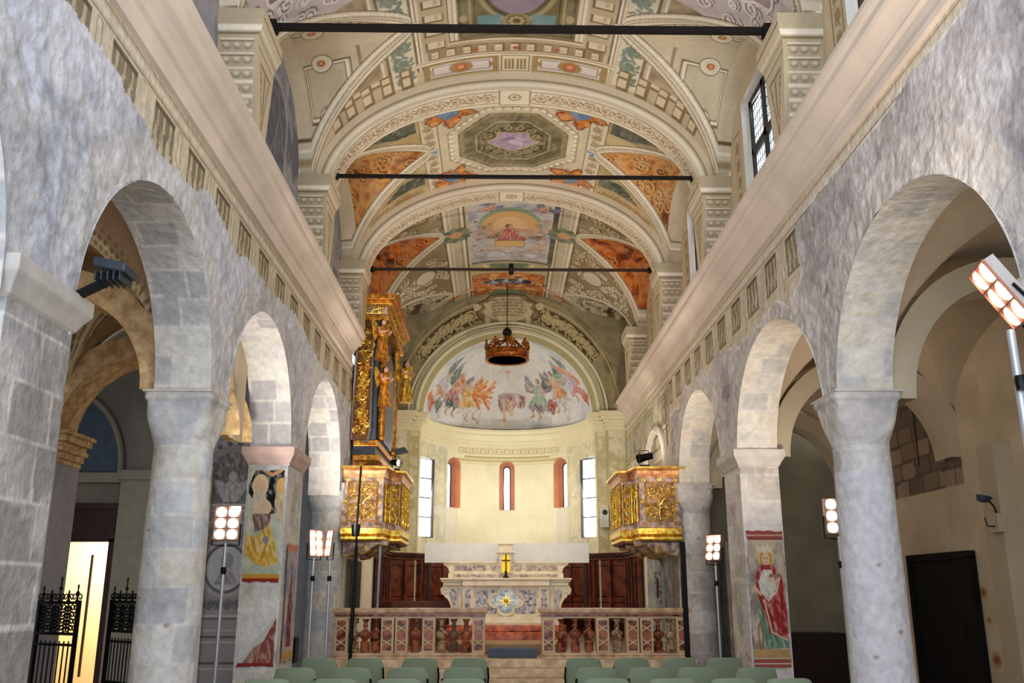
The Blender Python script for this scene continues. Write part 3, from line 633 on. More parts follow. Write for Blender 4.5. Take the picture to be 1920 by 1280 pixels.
def paint_c(cv, lun, gro, X, A, B):      # presbytery bays
    for s in (-1, 1):                                            # grisaille scrolls on the flanks
        lo, hi = sorted((s*1.5, s*3.9)); cv.rect(lo, 17.2, hi, 24.3, (150, 132, 98)); rnd = random.Random(5+s)
        for i in range(130):
            u = s*rnd.uniform(1.55, 3.5); v = rnd.uniform(17.4, 24.2); P = spiral(u, v, rnd.uniform(.1, .2), 1.4, rnd.uniform(0, 6), rnd.choice((-1, 1)), 14)
            cv.line([(a+.025, b-.02) for a, b in P], .05, (86, 72, 52)); cv.line(P, .045, (228, 218, 192) if v > 21 else (202, 186, 150))
        cv.ell(s*2.15, 21.55, .30, .42, (120, 106, 82)); cv.ell(s*2.15, 21.55, .26, .38, (214, 204, 186))
        lo, hi = sorted((s*.98, s*1.5)); cv.rect(lo, 17.2, hi, 24.3, (196, 186, 158)); cv.mottle(lo, 17.2, hi, 24.3, [(188, 178, 150), (206, 196, 168)], .6, 3)
        for u, w, c in ((1.0, .03, (96, 86, 66)), (1.05, .05, WH), (1.13, .02, DK), (1.30, .015, DK), (1.34, .03, WH), (1.44, .05, WH), (1.50, .03, (96, 86, 66))): cv.rect(s*u, 17.2, s*(u+w), 24.3, c)
    cv.rect(-.98, 17.2, .98, 22.1, (206, 196, 168))
    cv.rect(-.93, 17.9, .95, 21.55, (176, 182, 196)); cv.mottle(-.93, 17.9, .95, 21.55, [(150, 160, 184), (196, 196, 200), (216, 206, 196), (184, 170, 164)], .45, 14)
    cv.rect(.95, 17.9, 1.07, 21.75, (88, 80, 72)); cv.rect(-.93, 21.55, 1.07, 21.7, (120, 112, 96))
    cv.ell(0, 19.3, .74, 1.0, (140, 164, 140)); cv.ell(0, 19.4, .66, .88, (222, 176, 120)); cv.ell(0, 19.45, .4, .6, (232, 196, 146))
    cv.mottle(-.9, 19.5, .9, 21.2, [(150, 156, 176), (206, 200, 198), (200, 164, 140), (170, 150, 150)], .3, 24, a=.75)
    figure(cv, 0, 20.35, 1.15, (196, 108, 100), None, up_=-1, leg=False, robe2=(176, 84, 82))
    for u, v, rb, wg, fl in ((-.62, 18.35, (206, 150, 120), (96, 116, 150), 1), (.56, 18.35, (190, 140, 120), (88, 104, 130), -1), (-.7, 19.4, (204, 160, 130), None, 1), (.7, 19.5, (196, 170, 150), None, -1), (-.5, 19.95, (150, 120, 100), None, 1), (.5, 20.0, (120, 110, 110), None, -1)):
        figure(cv, u, v+.2, .55, rb, wg, up_=-1, flip=fl, lean=.6, leg=False)
    for i in range(26): t = i*.7; cv.ell((-.86+.28*((i*37) % 13)/13)*(1 if i % 2 else -1), 18.9+.09*((i*11) % 24), .06, .05, [(196, 140, 116), (170, 178, 200), (214, 190, 170), (150, 120, 104)][i % 4], t)
    cv.rect(-.36, 20.25, .36, 20.65, (222, 184, 120)); cv.frame(-.36, 20.25, .36, 20.65, .03, (176, 132, 76))
    cv.mottle(-.9, 20.9, .93, 21.5, [(204, 200, 204), (160, 156, 166), (216, 210, 206)], .3, 44)
    for s in (-1, 1):
        for i in range(11): t = i*2*PI/11; cv.ell(s*1.25+.2*math.cos(t)*1.3, 19.55+.3*math.sin(t), .13, .10, (104, 118, 92) if i % 2 else (132, 140, 112), t)
        cv.ell(s*1.25, 19.55, .16, .15, (214, 160, 110))
    cv.rect(-.98, 21.72, .98, 22.5, (196, 184, 146)); cv.line(arcpts(0, 21.8, .62, .55, 0, PI), .07, (226, 214, 180)); cv.polyt(arcpts(0, 21.8, .5, .42, 0, PI), (92, 112, 84)); cv.mottle(-.5, 21.8, .5, 22.2, [(84, 104, 78), (140, 156, 120)], .1, 4, a=.5)
    for i in range(-16, 17): cv.ell(i*.055, 21.78, .012, .02, (96, 84, 60))
    cv.mottle(-.97, 22.5, .97, 24.3, [(150, 62, 28), (214, 140, 70), (170, 78, 36), (232, 184, 120)], .22, 31)
    rnd = random.Random(3)
    for i in range(40): cv.line(spiral(rnd.uniform(-.9, .9), rnd.uniform(22.6, 24.1), .12, 1.3, i, 1, 12), .03, (120, 46, 22) if i % 2 else (236, 190, 120))
    for i in range(12): cv.ell(-.5+.09*i, 23.2+.1*math.sin(i*1.7), .17, .13, [(70, 74, 84), (120, 128, 140), (176, 184, 194), (54, 56, 64)][i % 4], i)
    cv.polyt(arcpts(0, 24.4, .62, .55, PI, 2*PI), (110, 140, 104))
    for s in (-1, 1): cv.line([(s*.98, 23.5), (s*1.3, 23.85), (s*1.62, 24.1)], .14, (208, 130, 62)); cv.line([(s*1.0, 23.6), (s*1.3, 23.85)], .07, (216, 206, 206))
    cell_orange(cv, lun, gro, (186, 92, 34), (96, 40, 16), (222, 140, 64), 77, (B < 21.3))
    cell_orange(cv, lun, gro, (120, 106, 80), (80, 68, 50), (222, 212, 184), 78, (B >= 21.3))
bay_common(17.3, 24.25, 'ceiling_presbytery', paint_c)
# ---- transverse ribs with painted scrollwork
def rib(y0, y1, nm):
    th = np.linspace(0, PI, 420); X = -2.86*np.cos(th); Zr = 7.55+1.76*np.sin(th); sr = np.concatenate([[0], np.cumsum(np.hypot(np.diff(X), np.diff(Zr)))]); sr -= sr[-1]/2
    V = lin_sp(0, y1-y0, .016); cv = Cv(sr, V, (226, 212, 188)); w = y1-y0
    scroll(cv, -4, .1, -.3, w-.1, (164, 138, 102), .022, False, 14, c2=(240, 230, 210)); scroll(cv, .3, .1, 4, w-.1, (164, 138, 102), .022, False, 14, c2=(240, 230, 210))
    for v in (.03, .07, w-.09, w-.05): cv.rect(-5, v, 5, v+.015, (140, 120, 92) if v in (.07, w-.09) else (244, 236, 218))
    if w > 1:
        cv.rect(-5, .1, 5, w-.1, (200, 190, 184))
        for q in (-1, 1):
            lo, hi = sorted((q*1.9, q*4)); rnd = random.Random(6)
            for i in range(46):
                P = spiral(q*rnd.uniform(1.9, 4), rnd.uniform(.15, w-.15), rnd.uniform(.06, .12), 1.4, rnd.uniform(0, 6), rnd.choice((-1, 1)), 14); cv.line([(a+.015, b-.015) for a, b in P], .03, (120, 100, 96)); cv.line(P, .024, (232, 224, 218))
            P = [(q*3.0+.62*(1+.08*math.sin(5*t))*math.cos(t), w/2+.36*(1+.08*math.sin(7*t))*math.sin(t)) for t in np.linspace(0, 2*PI, 40)]
            cv.polyt(P, (150, 124, 134)); cv.line(P+[P[0]], .05, (226, 216, 210)); cv.mottle(q*3.0-.5, w/2-.3, q*3.0+.5, w/2+.3, [(140, 114, 126), (164, 138, 148)], .3, 3, a=.6)
        scroll(cv, -1.8, .2, -.4, w-.2, (140, 120, 104), .035, False, 3, c2=(236, 228, 214)); scroll(cv, .4, .2, 1.8, w-.2, (140, 120, 104), .035, False, 3, c2=(236, 228, 214))
    cv.rect(-.26, 0, .26, w, (232, 222, 198)); cv.frame(-.26, .02, .26, w-.02, .02, (150, 130, 100)); cv.line(arcpts(0, w/2, .09, .09, 0, 2*PI), .03, (170, 146, 100)); cv.ell(0, w/2, .04, .04, (170, 146, 100))
    cv.grime(.3, .07)
    A, B = np.meshgrid(sr, V)
    grid('ceiling_rib_'+nm+'_soffit', np.stack([np.broadcast_to(X, A.shape), y0+B, np.broadcast_to(Zr, A.shape)], -1), cv.I, PLASTER, kind='structure')
    for yy, a in ((y0, 'front'), (y1, 'back')):
        V = lin_sp(0, 1, .1); c2 = Cv(sr, V, (216, 200, 172)); c2.rect(-5, .2, 5, .35, (240, 230, 208)); c2.rect(-5, .5, 5, .6, (150, 130, 98))
        Xo = -3.14*np.cos(th); Zo = ZS+(RISE+.03)*np.sin(th); A, B = np.meshgrid(sr, V)
        P = np.stack([X*(1-B)+Xo*B, np.full(A.shape, yy), Zr*(1-B)+Zo*B], -1); grid('ceiling_rib_'+nm+'_'+a, P, c2.I, PLASTER, kind='structure')
RIBS = [(13.0, 13.52, 'two'), (16.85, 17.38, 'three')]
for r in RIBS: rib(*r)
# ---- wall piers between the lunettes, painted with stacked ornaments
for s in (-1, 1):
    for y0, y1 in [(8.75, 9.55), (12.9, 13.6), (16.8, 17.2 if s < 0 else 17.42), (21.25, 21.85)]:
        cy = (y0+y1)/2; yy = np.linspace(-1, 1, 30); zz = lin_sp(6.42, 7.75, .02)
        # face toward the nave: capital above a tapering panel
        hw = np.interp(zz, [6.42, 7.3, 7.42, 7.60, 7.75], [.20, .34, .36, .42, .42]); A, B = np.meshgrid(yy, zz); cv = Cv(yy, zz, (214, 198, 168))
        for z_, c in ((7.33, DK), (7.36, WH), (7.44, MD), (7.5, WH), (7.62, DK), (7.65, LT)): cv.rect(-1, z_, 1, z_+.025, c)
        cv.polyt([(-.7, 7.22), (.7, 7.22), (.12, 6.5), (-.12, 6.5)], (150, 130, 98)); cv.polyt([(-.55, 7.17), (.55, 7.17), (.08, 6.6), (-.08, 6.6)], (206, 190, 160)); cv.line([(0, 7.1), (0, 6.75)], .12, (130, 110, 80))
        pj = np.interp(zz, [6.42, 7.42, 7.6, 7.75], [2.86, 2.86, 2.80, 2.80])
        grid('trim_wall_pier_face', np.stack([np.broadcast_to((s*pj)[:, None], A.shape), cy+A*hw[:, None], B], -1), cv.I, PLASTER, kind='structure')
        for sg in (-1, 1):
            xx = lin_sp(0, 1, .04); A, B = np.meshgrid(xx, zz); cv = Cv(xx, zz, (186, 172, 144)); cv.rect(0, 7.5, 1, 7.56, WH); cv.rect(0, 7.46, 1, 7.48, DK)
            for k in range(6):
                z_ = 6.5+k*.16; cv.rect(.12, z_+.10, .88, z_+.125, (236, 224, 200)); cv.rect(.12, z_+.085, .88, z_+.097, (130, 112, 86))
                for q in (.25, .5, .75): cv.line(arcpts(q, z_+.04, .09, .03, PI, 2*PI, 8),   .018, (140, 122, 94)); cv.ell(q, z_+.045, .05, .018, (232, 220, 196))
            Xp = s*(pj[:, None]*(1-A)+(WX+.02)*A); grid('trim_wall_pier_side', np.stack([Xp, cy+sg*np.broadcast_to(hw[:, None], A.shape), B], -1), cv.I, PLASTER, kind='structure')
for s in (-1, 1):
    for cy in (9.32, 13.2, 17.1, 21.55): MB().box(*sorted((s*3.08, s*3.36))[:1], cy-(.5 if cy < 10 else .34), 7.5, sorted((s*3.08, s*3.36))[1], cy+(.5 if cy < 10 else .34), 8.3).build('trim_wall_pier_core', mat('pier_core_plaster', (206, 190, 162), .9), kind='structure')
# ---- clerestory walls
def clere(s):
    for bi, (yc, hw) in enumerate(BAYS):
        y0, y1 = yc-hw-.45, min(yc+hw+.45, 24.2); Y = lin_sp(y0, y1, .02); Z = lin_sp(6.42, 8.9, .02); A, B = np.meshgrid(Y, Z)
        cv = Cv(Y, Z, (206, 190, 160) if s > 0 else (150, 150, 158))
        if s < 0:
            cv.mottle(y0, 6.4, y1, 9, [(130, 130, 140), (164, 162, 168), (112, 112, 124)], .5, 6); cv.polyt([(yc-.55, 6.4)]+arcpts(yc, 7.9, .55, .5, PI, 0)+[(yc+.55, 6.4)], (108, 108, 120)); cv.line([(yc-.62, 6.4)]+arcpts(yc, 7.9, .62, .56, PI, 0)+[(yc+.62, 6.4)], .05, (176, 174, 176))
        else:
            for u in (yc-1.1, yc+.85): cv.frame(u, 6.5, u+.3, 8.2, .03, (160, 140, 104)); scroll(cv, u+.06, 6.5, u+.24, 8.1, (160, 140, 104), .03, True, 6)
        cv.grime(.4, .1)
        zt = ZS+(8.86-ZS)*np.sqrt(np.clip(1-((A-yc)/hw)**2, 0, 1)); keep = B <= zt+.05
        yw = yc-.10 if bi == 1 else yc; win = s > 0 and bi in (0, 1, 2)  # the front bay's window is added to bring in light
        if win: keep &= ~((np.abs(A-yw) < .74) & (B < 8.52) & (B > 6.75))
        grid('wall_clerestory_'+('right' if s > 0 else 'left'), np.stack([np.full(A.shape, s*WX), A, B], -1), cv.I, PLASTER, keep=keep, kind='structure')
        if win:
            mb = MB()   # splayed reveal
            a = [(WX-.01, yw-.75, 6.74), (WX-.01, yw+.75, 6.74), (WX-.01, yw+.75, 8.53), (WX-.01, yw-.75, 8.53)]; b = [(WX+.16, yw-.68, 6.8), (WX+.16, yw+.68, 6.8), (WX+.16, yw+.68, 8.5), (WX+.16, yw-.68, 8.5)]
            mb.raw(a+b, [(0, 1, 5, 4), (1, 2, 6, 5), (2, 3, 7, 6), (3, 0, 4, 7)]).build('trim_window_reveal', mat('reveal_plaster', (226, 222, 214), .9, 0, .05, 3), kind='structure')
            fr = MB(); x0, x1 = WX+.08, WX+.15
            for (a0, b0, a1, b1) in ((-.66, 6.86, .66, 6.94), (-.66, 8.38, .66, 8.48), (-.66, 6.86, -.58, 8.48), (.58, 6.86, .66, 8.48), (-.05, 6.86, .05, 8.48), (-.66, 7.62, .66, 7.72)): fr.box(x0, yw+a0, b0, x1, yw+a1, b1)
            wf = fr.build('window_%d' % (bi+1), mat('dark_window_wood', (40, 34, 30), .5, 0, .1), kind='structure')
            pn = MB().box(WX+.122, yw-.6, 6.9, WX+.128, yw+.6, 8.42).build('pane', mat('leaded_daylight_glass', (226, 236, 240), .3, 0, .03, 3, 0, (214, 230, 240), 1.6), wf)
            ld = MB()
            for i in range(1, 12):
                if i != 6: ld.box(WX+.115, yw-.6+i*.1-.004, 6.9, WX+.123, yw-.6+i*.1+.004, 8.4)
            for i in range(1, 11): ld.box(WX+.115, yw-.6, 6.9+i*.14-.004, WX+.123, yw+.6, 6.9+i*.14+.004)
            ld.build('lead_cames', mat('lead', (60, 62, 60), .6), wf)
clere(-1); clere(1)
# ================================================================ end wall and apse
YE = 24.2; AR = 2.38; AC = 24.3; ZI = 6.2
def endwall():
    th = np.linspace(0, PI, 420); rr = lin_sp(0, 1, .009); A, B = np.meshgrid(th, rr)
    X0 = -2.42*np.cos(th); Z0 = ZI+2.28*np.sin(th)
    X1 = -3.12*np.cos(th); Z1 = np.where(np.sin(th) > .02, 6.3+3.32*np.sin(th), 6.2); Z1 = np.maximum(Z1, 6.2)
    P = np.stack([X0*(1-B)+X1*B, np.full(A.shape, YE), Z0*(1-B)+Z1*B], -1)
    U = (th-PI/2)*2.9; V = rr*1.0; cv = Cv(U, V, (150, 138, 104)); w = 5
    cv.mottle(U[0], 0, U[-1], 1, [(140, 130, 96), (166, 152, 118), (126, 116, 84)], .5, 4)
    for v0, v1, c in ((0, .10, (226, 218, 180)), (.10, .12, (120, 108, 72)), (.12, .16, (240, 232, 196)), (.16, .18, (110, 98, 66)), (.18, .24, (206, 198, 158)), (.24, .25, (90, 80, 56))): cv.rect(-w, v0, w, v1, c)
    for s in (-1, 1):
        lo, hi = sorted((s*.85, s*3.0)); cv.rect(lo, .30, hi, .76, (92, 78, 52)); scroll(cv, lo, .33, hi, .74, (190, 172, 126), .045, False, 5, c2=(60, 48, 32)); cv.frame(lo, .30, hi, .77, .02, (196, 180, 132))
        scroll(cv, lo+.2, .40, hi-.2, .70, (206, 190, 146), .02, False, 8)
    cv.line([(-4.5, .82), (4.5, .82)], .03, (206, 196, 156))
    # inscription cartouche
    P2 = [(-.85, .42), (-.92, .60), (-.78, .66), (-.88, .82), (-.6, .86), (-.45, .96), (.45, .96), (.6, .86), (.88, .82), (.78, .66), (.92, .60), (.85, .42), (.55, .28), (.3, .20), (-.3, .20), (-.55, .28)]
    cv.polyt(P2, (136, 122, 86)); cv.line(P2+[P2[0]], .035, (84, 70, 46)); cv.polyt([(a*.78, .58+(b-.58)*.8) for a, b in P2], (206, 192, 152))
    for s in (-1, 1): cv.line(spiral(s*.86, .74, .1, 1.4, 0, s, 14), .035, (226, 214, 176)); cv.line(spiral(s*.6, .34, .09, 1.4, 2, -s, 14), .03, (226, 214, 176))
    rnd = random.Random(8)
    for i in range(6):
        v = .80-i*.078; x = -.5+.03*abs(i-3); 
        while x < .5-.03*abs(i-3):
            q = rnd.uniform(.02, .035)
            if rnd.random() > .12: cv.line([(x, v), (x, v+.035)], .012, (104, 90, 62)); cv.line([(x, v+.035*(rnd.random() > .5)), (x+q, v+.035*(rnd.random() > .5))], .010, (104, 90, 62))
            x += q+.015
    cv.grime(.3, .08)
    grid('wall_apse_arch', P, cv.I, PLASTER, kind='structure')
endwall()
mb = MB(); th = np.linspace(0, PI, 48)
V = [(-3.0*math.cos(t), YE+.02, ZI+2.9*math.sin(t)) for t in th]+[(max(-3.4, min(3.4, -5.2*math.cos(t))), YE+.02, min(9.8, 6.1+5.4*math.sin(t))) for t in th]
mb.raw(V, [(i, i+1, 48+i+1, 48+i) for i in range(47)]).build('wall_apse_spandrel', mat('olive_plaster', (150, 138, 108), .9, 0, .2, 3), kind='structure')
# arch mouldings in the round
def archmould(r, z, y, rad, m_):
    MB().tube([(-r*math.cos(t), y, z+(r*.945)*math.sin(t)) for t in np.linspace(0, PI, 64)], rad, 8).build('trim_apse_arch_moulding', m_, smooth=True, kind='structure')
mw = mat('moulding_plaster', (232, 226, 196), .85, 0, .06, 3)
archmould(2.44, ZI, YE-.03, .05, mw); archmould(2.66, ZI+.02, YE-.02, .035, mw)
# soffit of the apse arch
th = np.linspace(0, PI, 80); V = lin_sp(0, .35, .05); A, B = np.meshgrid(th, V); cv = Cv((th-PI/2)*2.4, V, (176, 164, 122)); cv.rect(-5, .1, 5, .13, (226, 218, 180)); cv.rect(-5, .25, 5, .28, (110, 98, 66))
grid('trim_apse_arch_soffit', np.stack([-2.42*np.cos(A)*(1-.05*B/.35), YE+B, ZI+2.28*np.sin(A)*(1-.04*B/.35)], -1), cv.I, PLASTER, kind='structure')
# half dome with the resurrection fresco
def dome():
    th = np.linspace(0, PI, 560); ph = np.linspace(0, PI/2, 300); A, B = np.meshgrid(th, ph)      # th around, ph up
    R = AR; yb = YE+.30
    X = -R*np.cos(A)*np.cos(B); Yv = yb+(R*1.0)*np.sin(A)*np.cos(B); Z = ZI+(R*.945)*np.sin(B)
    # painted in the frontal directions: U = azimuth arc, V = elevation arc
    U = (th-PI/2)*R; V = ph*R*.92; cv = Cv(U, V, (214, 216, 222))
    cv.mottle(-9, 0, 9, 9, [(196, 202, 214), (226, 226, 228), (236, 232, 226), (206, 210, 222)], .8, 15)
    cv.mottle(-1.4, 0, 1.4, .35, [(150, 156, 164), (206, 204, 200), (226, 220, 208)], .3, 17, a=.8)
    cv.rect(-9, 0, 9, .05, (120, 118, 116)); cv.mottle(-1.3, .3, 1.3, 2.2, [(236, 230, 220), (226, 216, 200)], .5, 19, a=.5)
    W1, W2, W3 = (86, 104, 96), (206, 112, 46), (92, 84, 104)
    FG = [(-2.65, .80, 1.05, (206, 200, 212), (110, 128, 128), (224, 130, 72), 1, .5), (-2.0, .50, 1.15, (168, 52, 44), (90, 104, 100), (88, 104, 96), 1, .25), (-1.28, .38, 1.12, (232, 178, 74), W2, (236, 226, 214), 1, -.1),
          (1.02, .45, 1.10, (126, 168, 140), W3, (120, 96, 112), -1, -.1), (1.9, .60, 1.12, (222, 150, 96), (84, 104, 90), (214, 212, 220), -1, .15), (2.75, .85, 1.05, (190, 176, 200), (110, 140, 120), (222, 120, 108), -1, .55)]
    for x, y, h, rb, wg, r2, fl, ln in FG: figure(cv, x, y, h, rb, wg, lean=ln*fl, robe2=r2, flip=fl, au=.95)
    for s, x in ((-1, -1.28), (-1, -.98)):                        # orange feathers
        for i in range(6): cv.line([(x+.12, .98), (x+.55-.03*i, 1.42-.16*i)], .085, (214, 110, 40) if i % 2 else (232, 160, 70))
    for x in (-2.35, -.9, .95, 2.0): cv.line([(x, .22), (x+.08, .5), (x-.02, .8), (x+.10, 1.0)], .028, (190, 140, 92), .7); cv.line(spiral(x, .2, .07, 1.2, 0, 1, 12), .03, (190, 140, 92), .7)
    for x, y, c in ((-3.0, .62, (224, 128, 64)), (-2.85, .5, (196, 92, 44)), (2.95, .75, (222, 110, 104)), (3.1, .62, (206, 92, 90)), (1.45, .62, (170, 70, 50)), (-2.45, .52, (86, 104, 92))): cv.polym([(x+.22*(1+.3*math.sin(3*t))*math.cos(t)*.8, y+.20*(1+.25*math.sin(4*t+1))*math.sin(t)) for t in np.linspace(0, 6.2, 18)], c, .05, 3, amp=.6)
    # seated central figure of which only the lower part is left
    cv.polym([(-.30, 1.02), (-.12, 1.10), (.35, 1.08), (.62, .96), (.55, .66), (.38, .62), (.28, .72), (.12, .5), (-.02, .56), (-.16, .5), (-.28, .72)], (170, 118, 112), .06, 4, amp=.7); cv.line([(-.1, .8), (-.08, .35)], .1, (206, 166, 130)); cv.line([(.12, .82), (.14, .45)], .1, (214, 176, 146)); cv.ell(-.08, .3, .06, .05, (196, 150, 120))
    cv.line([(.3, 1.0), (.35, .7)], .04, (226, 206, 200)); cv.line([(-.2, 1.0), (-.24, .75)], .04, (110, 58, 58)); cv.line([(.5, .98), (.42, .72)], .04, (110, 58, 58))
    for i in range(5): cv.ell(-.07+.04*i, 1.75+.03*(i % 2), .035, .05, (210, 150, 110))
    cv.line([(.02, 1.7), (.02, 1.5)], .02, (120, 90, 70))
    cv.line([(2.2, 1.75), (2.7, 1.45), (3.0, 1.1)], .16, (214, 122, 70)); cv.line([(2.5, 1.6), (2.8, 1.35)], .08, (236, 176, 130))
    cv.fade((222, 222, 224), .22, 9, .42); cv.fade((200, 196, 196), .09, 29, .30); cv.grime(.12, .06)
    grid('ceiling_apse_dome', np.stack([X, Yv, Z], -1), cv.I, PLASTER, kind='structure')
dome()
# apse cylinder: angle t measured from the left end; windows cut out
AW = [(90, .09, 3.92, 5.15, True), (50, .10, 3.95, 5.18, True), (130, .10, 3.95, 5.18, True), (18.5, .42, 3.05, 5.15, False), (161.5, .42, 3.05, 5.15, False)]
def apse():
    yb = YE+.30; R = AR; th = np.linspace(0, PI, 620); Z = lin_sp(.5, ZI+.05, .014); A, B = np.meshgrid(th, Z); U = th*R; c = PI/2*R
    cv = Cv(U, Z, (238, 226, 190)); cv.mottle(0, 0, 99, 9, [(236, 224, 186), (242, 232, 198), (230, 220, 184)], 1.2, 5)
    for s in (-1, 1):                                             # remains of older painting
        lo, hi = sorted((c+s*1.9, c+s*3.75)); cv.mottle(lo, .5, hi, 5.6, [(228, 218, 182), (238, 228, 196), (212, 206, 174), (234, 228, 208)], .5, 25)
        for q, w in ((1.95, .05), (2.75, .10), (2.9, .04)): cv.rect(c+s*q, 2.6, c+s*(q+w), 5.3, (186, 190, 160), .7)
        for k in range(36): cv.ell(c+s*1.55, 2.75+k*.04, .012, .012, (140, 136, 128)); cv.ell(c+s*1.62, 2.75+k*.04, .012, .01, (140, 136, 128))
        cv.rect(c+s*1.5, 2.6, c+s*2.0, 3.9, (228, 222, 206), .6)
        cv.mottle(*sorted((c+s*1.7, c+s*2.0)), 3.2, 3.6, [(206, 204, 190), (150, 156, 140)], .2, 3) if False else None
    cv.rect(c-1.5, 5.46, c+1.5, 5.62, (236, 226, 190)); cv.rect(c-1.7, 5.25, c+1.7, 5.34, (206, 192, 140)); cv.rect(c-1.3, 5.36, c+1.3, 5.42, (190, 176, 122))
    x = c-1.5                                                     # fret frieze
    while x < c+1.45:
        for P in ([(x, 5.50), (x, 5.64), (x+.16, 5.64), (x+.16, 5.55), (x+.08, 5.55), (x+.08, 5.59)], [(x+.04, 5.50), (x+.22, 5.50), (x+.22, 5.64)]): cv.line(P, .018, (190, 172, 120))
        x += .24
    for k in range(60): cv.ell(c-1.5+k*.05, 5.2, .012, .012, (176, 160, 110))
    cv.grime(.5, .04)
    keep = np.ones(A.shape, bool)
    for dg, hw, z0, z1, arch in AW:
        t = math.radians(dg)*R; d = np.abs(A*R-t); w = hw+(.12 if arch else .04)
        top = z1+(.12 if arch else .04)-(w-np.sqrt(np.clip(w*w-d*d, 0, 1)) if arch else 0)
        keep &= ~((d < w) & (B > z0-.03) & (B < top))
    grid('wall_apse', np.stack([-R*np.cos(A), yb+R*np.sin(A), B], -1), cv.I, PLASTER, keep=keep, kind='structure')
    gl = mat('daylight_glass', (240, 246, 250), .3, 0, .02, 2, 0, (236, 245, 255), 2.6); n = 4
    for dg, hw, z0, z1, arch in AW:
        t = math.radians(dg); ux, uy = math.sin(t), math.cos(t)     # tangent
        ox, oy = -math.cos(t), math.sin(t)                          # outward
        sd = 1 if dg < 90 else -1
        def pt(a, d, z, ox=ox, oy=oy, ux=ux, uy=uy, sd=sd):
            if not arch and d > 0:                                # the pane stands at 45 degrees
                q = a/.42; return (-sd*(2.30-q*sd*.21), 25.45+q*sd*.21+(d-.34)*.5, z)
            return (ox*(R-.02+d)+ux*a, yb+oy*(R-.02+d)+uy*a, z)
        w = hw+(.13 if arch else .05); dp = .34
        def outl(w_, z0_, z1_):
            if not arch: return [(-w_, z0_), (w_, z0_), (w_, z1_), (-w_, z1_)]
            return [(-w_, z0_), (w_, z0_)]+[(w_*math.cos(q), z1_-w_+w_*math.sin(q)) for q in np.linspace(0, PI, 14)]
        o1 = outl(w, z0-.04, z1+(.14 if arch else .05)); o2 = outl(hw, z0, z1); k = len(o1)
        mb = MB().raw([pt(a, 0, z) for a, z in o1]+[pt(a, dp, z) for a, z in o2], [(i, (i+1) % k, k+(i+1) % k, k+i) for i in range(k)])
        mb.build('trim_apse_reveal', mat('red_reveal', (186, 120, 84), .9, 0, .12, 5) if arch else mat('pale_reveal', (206, 208, 186), .9, 0, .08, 4), kind='structure')
        wf = MB(); b = .03 if arch else .045
        o3 = outl(hw+.01, z0-.01, z1+.01)
        wf.tube([pt(a, dp-.03, z) for a, z in o3], b*(.8 if arch else 1.3), 4, True)
        if not arch:
            for q in range(1, 4): z = z0+(z1-z0)*q/4; wf.tube([pt(-hw, dp-.05, z), pt(hw, dp-.05, z)], .018, 4)
        n += 1; fo = wf.build('window_%d' % n, mat('grey_window_frame', (84, 82, 84), .5), kind='structure')
        MB().raw([pt(a, dp-.01, z) for a, z in o3], [tuple(range(len(o3)))]).build('pane', gl, fo)
    # cornice of the apse
    prof = [(0, 5.72), (.03, 5.72), (.03, 5.80), (.06, 5.82), (.06, 5.88), (.10, 5.92), (.17, 6.0), (.17, 6.06), (.22, 6.12), (.22, 6.18), (0, 6.2)]
    mb = MB(); th = np.linspace(0, PI, 60); V = []; Fc = []; k = len(prof)
    for t in th:
        for o, z in prof: V.append((-(R-o)*math.cos(t), yb+(R-o)*math.sin(t), z))
    for i in range(59):
        for j in range(k-1): Fc.append((i*k+j, (i+1)*k+j, (i+1)*k+j+1, i*k+j+1))
    mb.raw(V, Fc).build('trim_apse_cornice', mat('apse_cornice_plaster', (238, 228, 192), .8, 0, .04, 2), smooth=True, kind='structure')
apse()
# stepped pilasters either side of the apse opening
pm = painted('pilaster_plaster', .1, 10, .9, .06)
for s, nm in ((-1, 'left'), (1, 'right')):
    for i, (xa, xb, yf) in enumerate(((2.34, 2.62, 24.12), (2.62, 3.1, 23.92))):
        Xs = lin_sp(xa, xb, .02); Z = lin_sp(.5, 5.8, .02); A, B = np.meshgrid(Xs, Z); cv = Cv(Xs, Z, (232, 222, 186))
        cv.mottle(xa, 2.6, xb, 5.6, [(230, 220, 182), (200, 186, 136), (238, 230, 200), (212, 200, 158)], .45, 31+i+s); cv.frame(xa, .5, xb, 5.75, .025, (206, 196, 150)); cv.grime(.3, .08)
        grid('trim_apse_pilaster_'+nm, np.stack([s*A, np.full(A.shape, yf), B], -1), cv.I, pm, kind='structure')
        mb = MB(); mb.box(*sorted((s*xa, s*(xa+.002)))[:1], yf, .5, sorted((s*xa, s*(xa+.002)))[1], 24.6, 5.8); mb.build('trim_apse_pilaster_return_'+nm, mat('pilaster_return', (214, 202, 158), .9, 0, .15, 3), kind='structure')
        mb = MB()
        for o, z0, z1 in ((.03, 5.72, 5.82), (.06, 5.82, 5.9), (.1, 5.9, 5.98), (.17, 5.98, 6.07), (.22, 6.07, 6.2)):
            a, b = sorted((s*(xa-o), s*(xb+(.0 if i else o)))); mb.box(a, yf-o, z0, b, 24.5, z1)
        mb.build('trim_apse_capital_'+nm, MATS['apse_cornice_plaster'], kind='structure')
